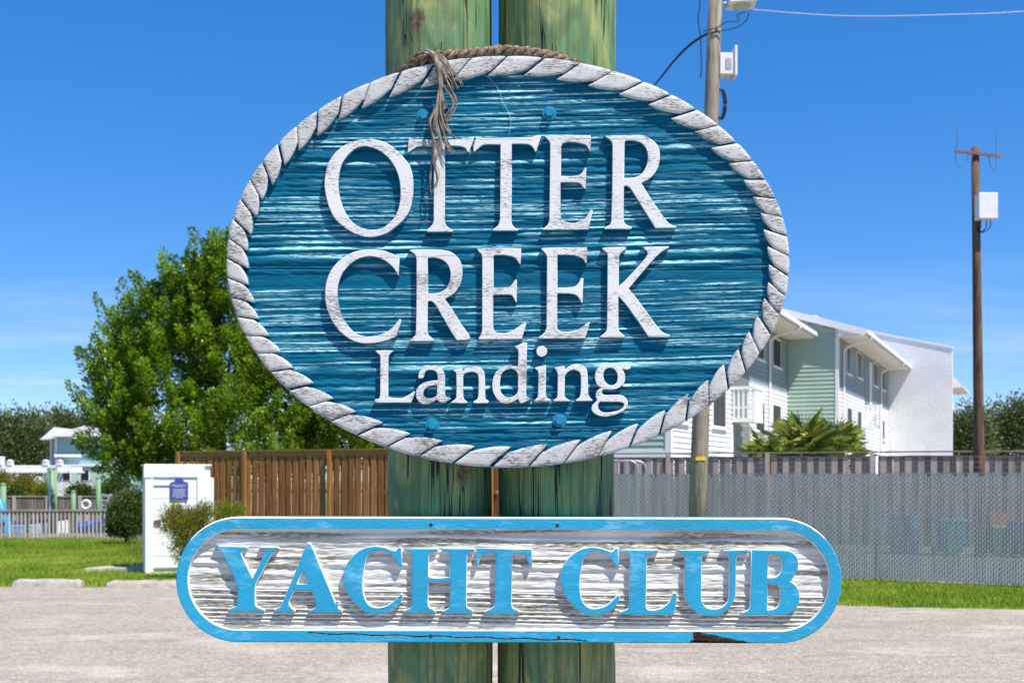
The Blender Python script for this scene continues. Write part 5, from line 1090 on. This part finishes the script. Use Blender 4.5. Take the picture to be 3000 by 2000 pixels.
def kayak(label, px, Y, z, col, tilt):
    t = thing('kayak', label, 'kayak', (gx(px, Y), Y, z), 0, 'kayaks on the dock'); pts = [(0, 0, 1.5*s_) for s_ in np.linspace(0, 1, 14)]
    rr = [.02 + .16*math.sin(math.pi*min(1, max(0, s_)))**.6 for s_ in np.linspace(.02, .98, 14)]
    MB().tube(pts, rr, 12).build('hull', col, t, smooth=True); MB().tube([(0, -.15, .7), (0, -.17, .72)], [.10, .09], 12).build('cockpit', M_navy, t)
    t.rotation_euler = (R(-6), R(tilt), 0); return t
kayak('bright blue kayak leaning upright against the dock railing', 30, 35.75, -.28, M_blu, -16); kayak('white kayak standing next to the leaning blue one', 18, 35.95, -.30, M_trim, -12)
def tub(label, px, Y, w_, h_, col, z=-.40):
    t = thing('dock_box', label, 'box', (gx(px, Y), Y, z), random.uniform(-.2, .2), 'clutter on the floating dock'); a = w_/2
    MB().hexa([(-a*.9, -a*.7, 0), (a*.9, -a*.7, 0), (a*.9, a*.7, 0), (-a*.9, a*.7, 0), (-a, -a*.8, h_), (a, -a*.8, h_), (a, a*.8, h_), (-a, a*.8, h_)]).build('body', col, t, bevel=.03)
    MB().box(-a*1.04, a*1.04, -a*.84, a*.84, h_ + .001, h_ + .05).build('lid', col, t, bevel=.015); return t
tub('pale blue dock box behind the railing, beside the leaning kayaks', 48, 37.3, .5, .62, plain('pale_blue_box', (.18, .42, .62), .5)); tub('light blue dock box behind the railing, next along from the pale blue one', 75, 37.6, .42, .6, plain('light_blue_box', (.25, .50, .68), .5)); tub('white dock box low behind the railing', 112, 38.2, .5, .3, M_trim)
for i, (px, Y, r_) in enumerate(((74, 37.0, .1), (85, 37.1, .08), (116, 37.4, .09), (127, 37.6, .1), (137, 37.5, .085), (163, 38, .09), (195, 38, .1), (204, 38.2, .08), (225, 38.4, .09), (246, 38.6, .1), (262, 38.6, .09), (35, 36.9, .09))):
    t = thing('mooring_buoy', 'white mooring buoy lying on the floating dock', 'buoy', (gx(px, Y), Y, -.40), 0, 'mooring buoys on the floating dock')
    MB().tube([(0, 0, r_*(1 - math.cos(a))) for a in np.linspace(.05, math.pi - .05, 9)], [r_*math.sin(a) for a in np.linspace(.05, math.pi - .05, 9)], 12).build('float', M_trim, t, smooth=True)
    MB().tube([(0, 0, 2*r_ - .01), (0, 0, 2*r_ + .04)], .015, 6).build('eye', M_screw, t)
def boat(label, px, Y, L_, col, deckc, z):
    t = thing('small_boat', label, 'boat', (gx(px, Y), Y, z), R(4), 'boats at the dock'); n = 12; mb = MB(); rows = []
    for i in range(n + 1):
        s_ = i / n; b = .7 * (1 - max(0, (s_ - .45) / .55) ** 2.2) + .01; sh = .5 + .22 * s_ ** 2
        rows.append([(L_*(s_-.5), -b, sh), (L_*(s_-.5), -b*.75, .15), (L_*(s_-.5), 0, 0), (L_*(s_-.5), b*.75, .15), (L_*(s_-.5), b, sh)])
    mb.grid(np.array(rows)); mb.poly(rows[0]); mb.build('hull', col, t, smooth=False)
    mb = MB(); mb.grid(np.array([[(r_[0][0], r_[0][1]*.97, r_[0][2] - .02), (r_[0][0], 0, r_[0][2] + .16), (r_[4][0], r_[4][1]*.97, r_[4][2] - .02)] for r_ in rows])); mb.build('cover', deckc, t); return t
boat('small white boat under a navy cover moored behind the dock railing', 78, 44, 2.9, M_trim, M_navy, -.75 + .25)
boat('white boat under a cobalt blue tarpaulin moored by the slim piling', 295, 43, 1.5, M_trim, M_cob, -.45)
# pergola and white fence in front of the teal house
PGY = 66; pg = thing('pergola', 'white pergola with lantern topped posts beyond the creek', 'pergola', (gx(0, PGY), PGY, 0)); X_ = lambda px: gx(px, PGY) - gx(0, PGY); Zp = lambda py: gz(py, PGY)
MB().box(X_(-70), X_(205), -.1, .1, Zp(1378), Zp(1362)).build('beam', M_trim, pg); MB().box(X_(-70), X_(196), 2.2, 2.4, Zp(1380), Zp(1366)).build('beam', M_trim, pg)
for i in range(28): MB().box(X_(-66 + i*9.7), X_(-66 + i*9.7) + .06, -.35, 2.6, Zp(1384), Zp(1379)).build('rafter', M_trim, pg)
for px in (-60, 30, 135, 176):
    MB().box(X_(px) - .13, X_(px) + .13, -.09, .09, 0, Zp(1385)).build('post', plain('teal_post', (.32, .42, .40)), pg)
    MB().box(X_(px) - .14, X_(px) + .14, -.14, .14, Zp(1361.9), Zp(1350)).tube([(X_(px), 0, Zp(1350)), (X_(px), 0, Zp(1345))], [.19, .02], 8).build('lantern', M_trim, pg)
MB().box(X_(-70), X_(8), -.3, .3, Zp(1361), Zp(1336)).build('upper_panel', M_trim, pg)
pf = thing('picket_fence', 'white picket fence below the pergola', 'fence', (gx(-70, 65), 65, 0)); pkm = MB().box(0, .09, 0, .03, .1, gz(1411, 65)).mesh('picket', M_trim)
Lp = gx(292, 65) - gx(-70, 65)
for i in range(int(Lp / .125)): o = bpy.data.objects.new('picket', pkm); put(o, pf); o.location = (i * .125, 0, 0)
for z in (.3, gz(1420, 65)): MB().box(0, Lp, .031, .08, z - .05, z + .05).build('rail', M_trim, pf)
for px, py in ((51, 1395), (232, 1383), (146, 1380)):
    Yl = 64.5 if px != 146 else 40.6; t = thing('globe_lamp', {51: 'white globe lamp above the red tipped shrub', 232: 'white globe lamp before the porch of the teal house', 146: 'white globe lamp on the face of the tall thick piling'}[px], 'lamp', (gx(px, Yl), Yl, 0 if px != 146 else -.9)); zc = gz(py, Yl) - t.location.z; r_ = 5.5 / F * Yl
    MB().tube([(0, 0, -.1), (0, 0, zc - r_*.8)], .03, 8).build('post', M_trim, t); MB().tube([(0, 0, zc - r_*math.cos(a)) for a in np.linspace(.1, math.pi - .1, 9)], [r_*math.sin(a) for a in np.linspace(.1, math.pi - .1, 9)], 12).build('globe', M_trim, t, smooth=True)
# teal house
TYh = 78; th_ = thing('teal_house', 'teal clapboard house with grey roof and white eaves beyond the creek', 'house', (gx(120, TYh), TYh, 0)); X_ = lambda px: gx(px, TYh) - gx(120, TYh); Zp = lambda py: gz(py, TYh)
M_teal = MT('teal_clapboard', .6, .3); zs = M_teal.n('ShaderNodeSeparateXYZ', {'Vector': M_teal.co()}).outputs[2]; M_teal.col(M_teal.ramp(M_teal.math('FRACT', M_teal.math('MULTIPLY', zs, 5.0)), [(0, (.16, .27, .28)), (.15, (.25, .40, .41)), (1, (.27, .43, .44))])); M_teal = M_teal.mat
MB().box(X_(165), X_(330), 0, 8, 0, Zp(1278)).build('wall', M_teal, th_); MB().prism([(X_(142), 0), (X_(164.8), 0), (X_(164.8), Zp(1268)), (X_(142), Zp(1274))], .6, 8, 'y').build('wing_wall', M_mint, th_)
MB().box(X_(138), X_(142) - .002, .5, .75, 0, Zp(1272)).build('corner_board', M_trim, th_); MB().box(X_(162), X_(167), -.05, -.002, Zp(1370), Zp(1280)).build('corner_board', M_trim, th_)
MB().hexa([(X_(155), -.6, Zp(1279)), (X_(345), -.6, Zp(1279)), (X_(345), 8.6, Zp(1279)), (X_(155), 8.6, Zp(1279)), (X_(205), 3, Zp(1238)), (X_(330), 3, Zp(1238)), (X_(330), 5, Zp(1238)), (X_(205), 5, Zp(1238))]).build('roof', M_roof, th_)
MB().hexa([(X_(112), .2, Zp(1287)), (X_(154), .2, Zp(1283)), (X_(154), 8, Zp(1283)), (X_(112), 8, Zp(1287)), (X_(130), .2, Zp(1272)), (X_(154), .2, Zp(1250)), (X_(154), 8, Zp(1250)), (X_(130), 8, Zp(1272))]).build('side_roof', M_trim, th_)
MB().box(X_(163), X_(240), -.25, -.003, Zp(1338), Zp(1330)).build('belt_course', M_trim, th_)
MB().box(X_(200), X_(335), -1.6, -.004, 0, Zp(1366)).build('porch_wall', M_mint, th_); MB().box(X_(198), X_(337), -1.75, .0 - .005, Zp(1365.9), Zp(1361)).build('porch_roof', M_trim, th_)
for px in (208, 262): w_ = MB().box(X_(px), X_(px + 26), -1.64, -1.601, Zp(1408), Zp(1376)).build('window', M_trim, th_); MB().box(X_(px + 2), X_(px + 24), -1.66, -1.641, Zp(1406), Zp(1378)).build('pane', M_glass, w_)
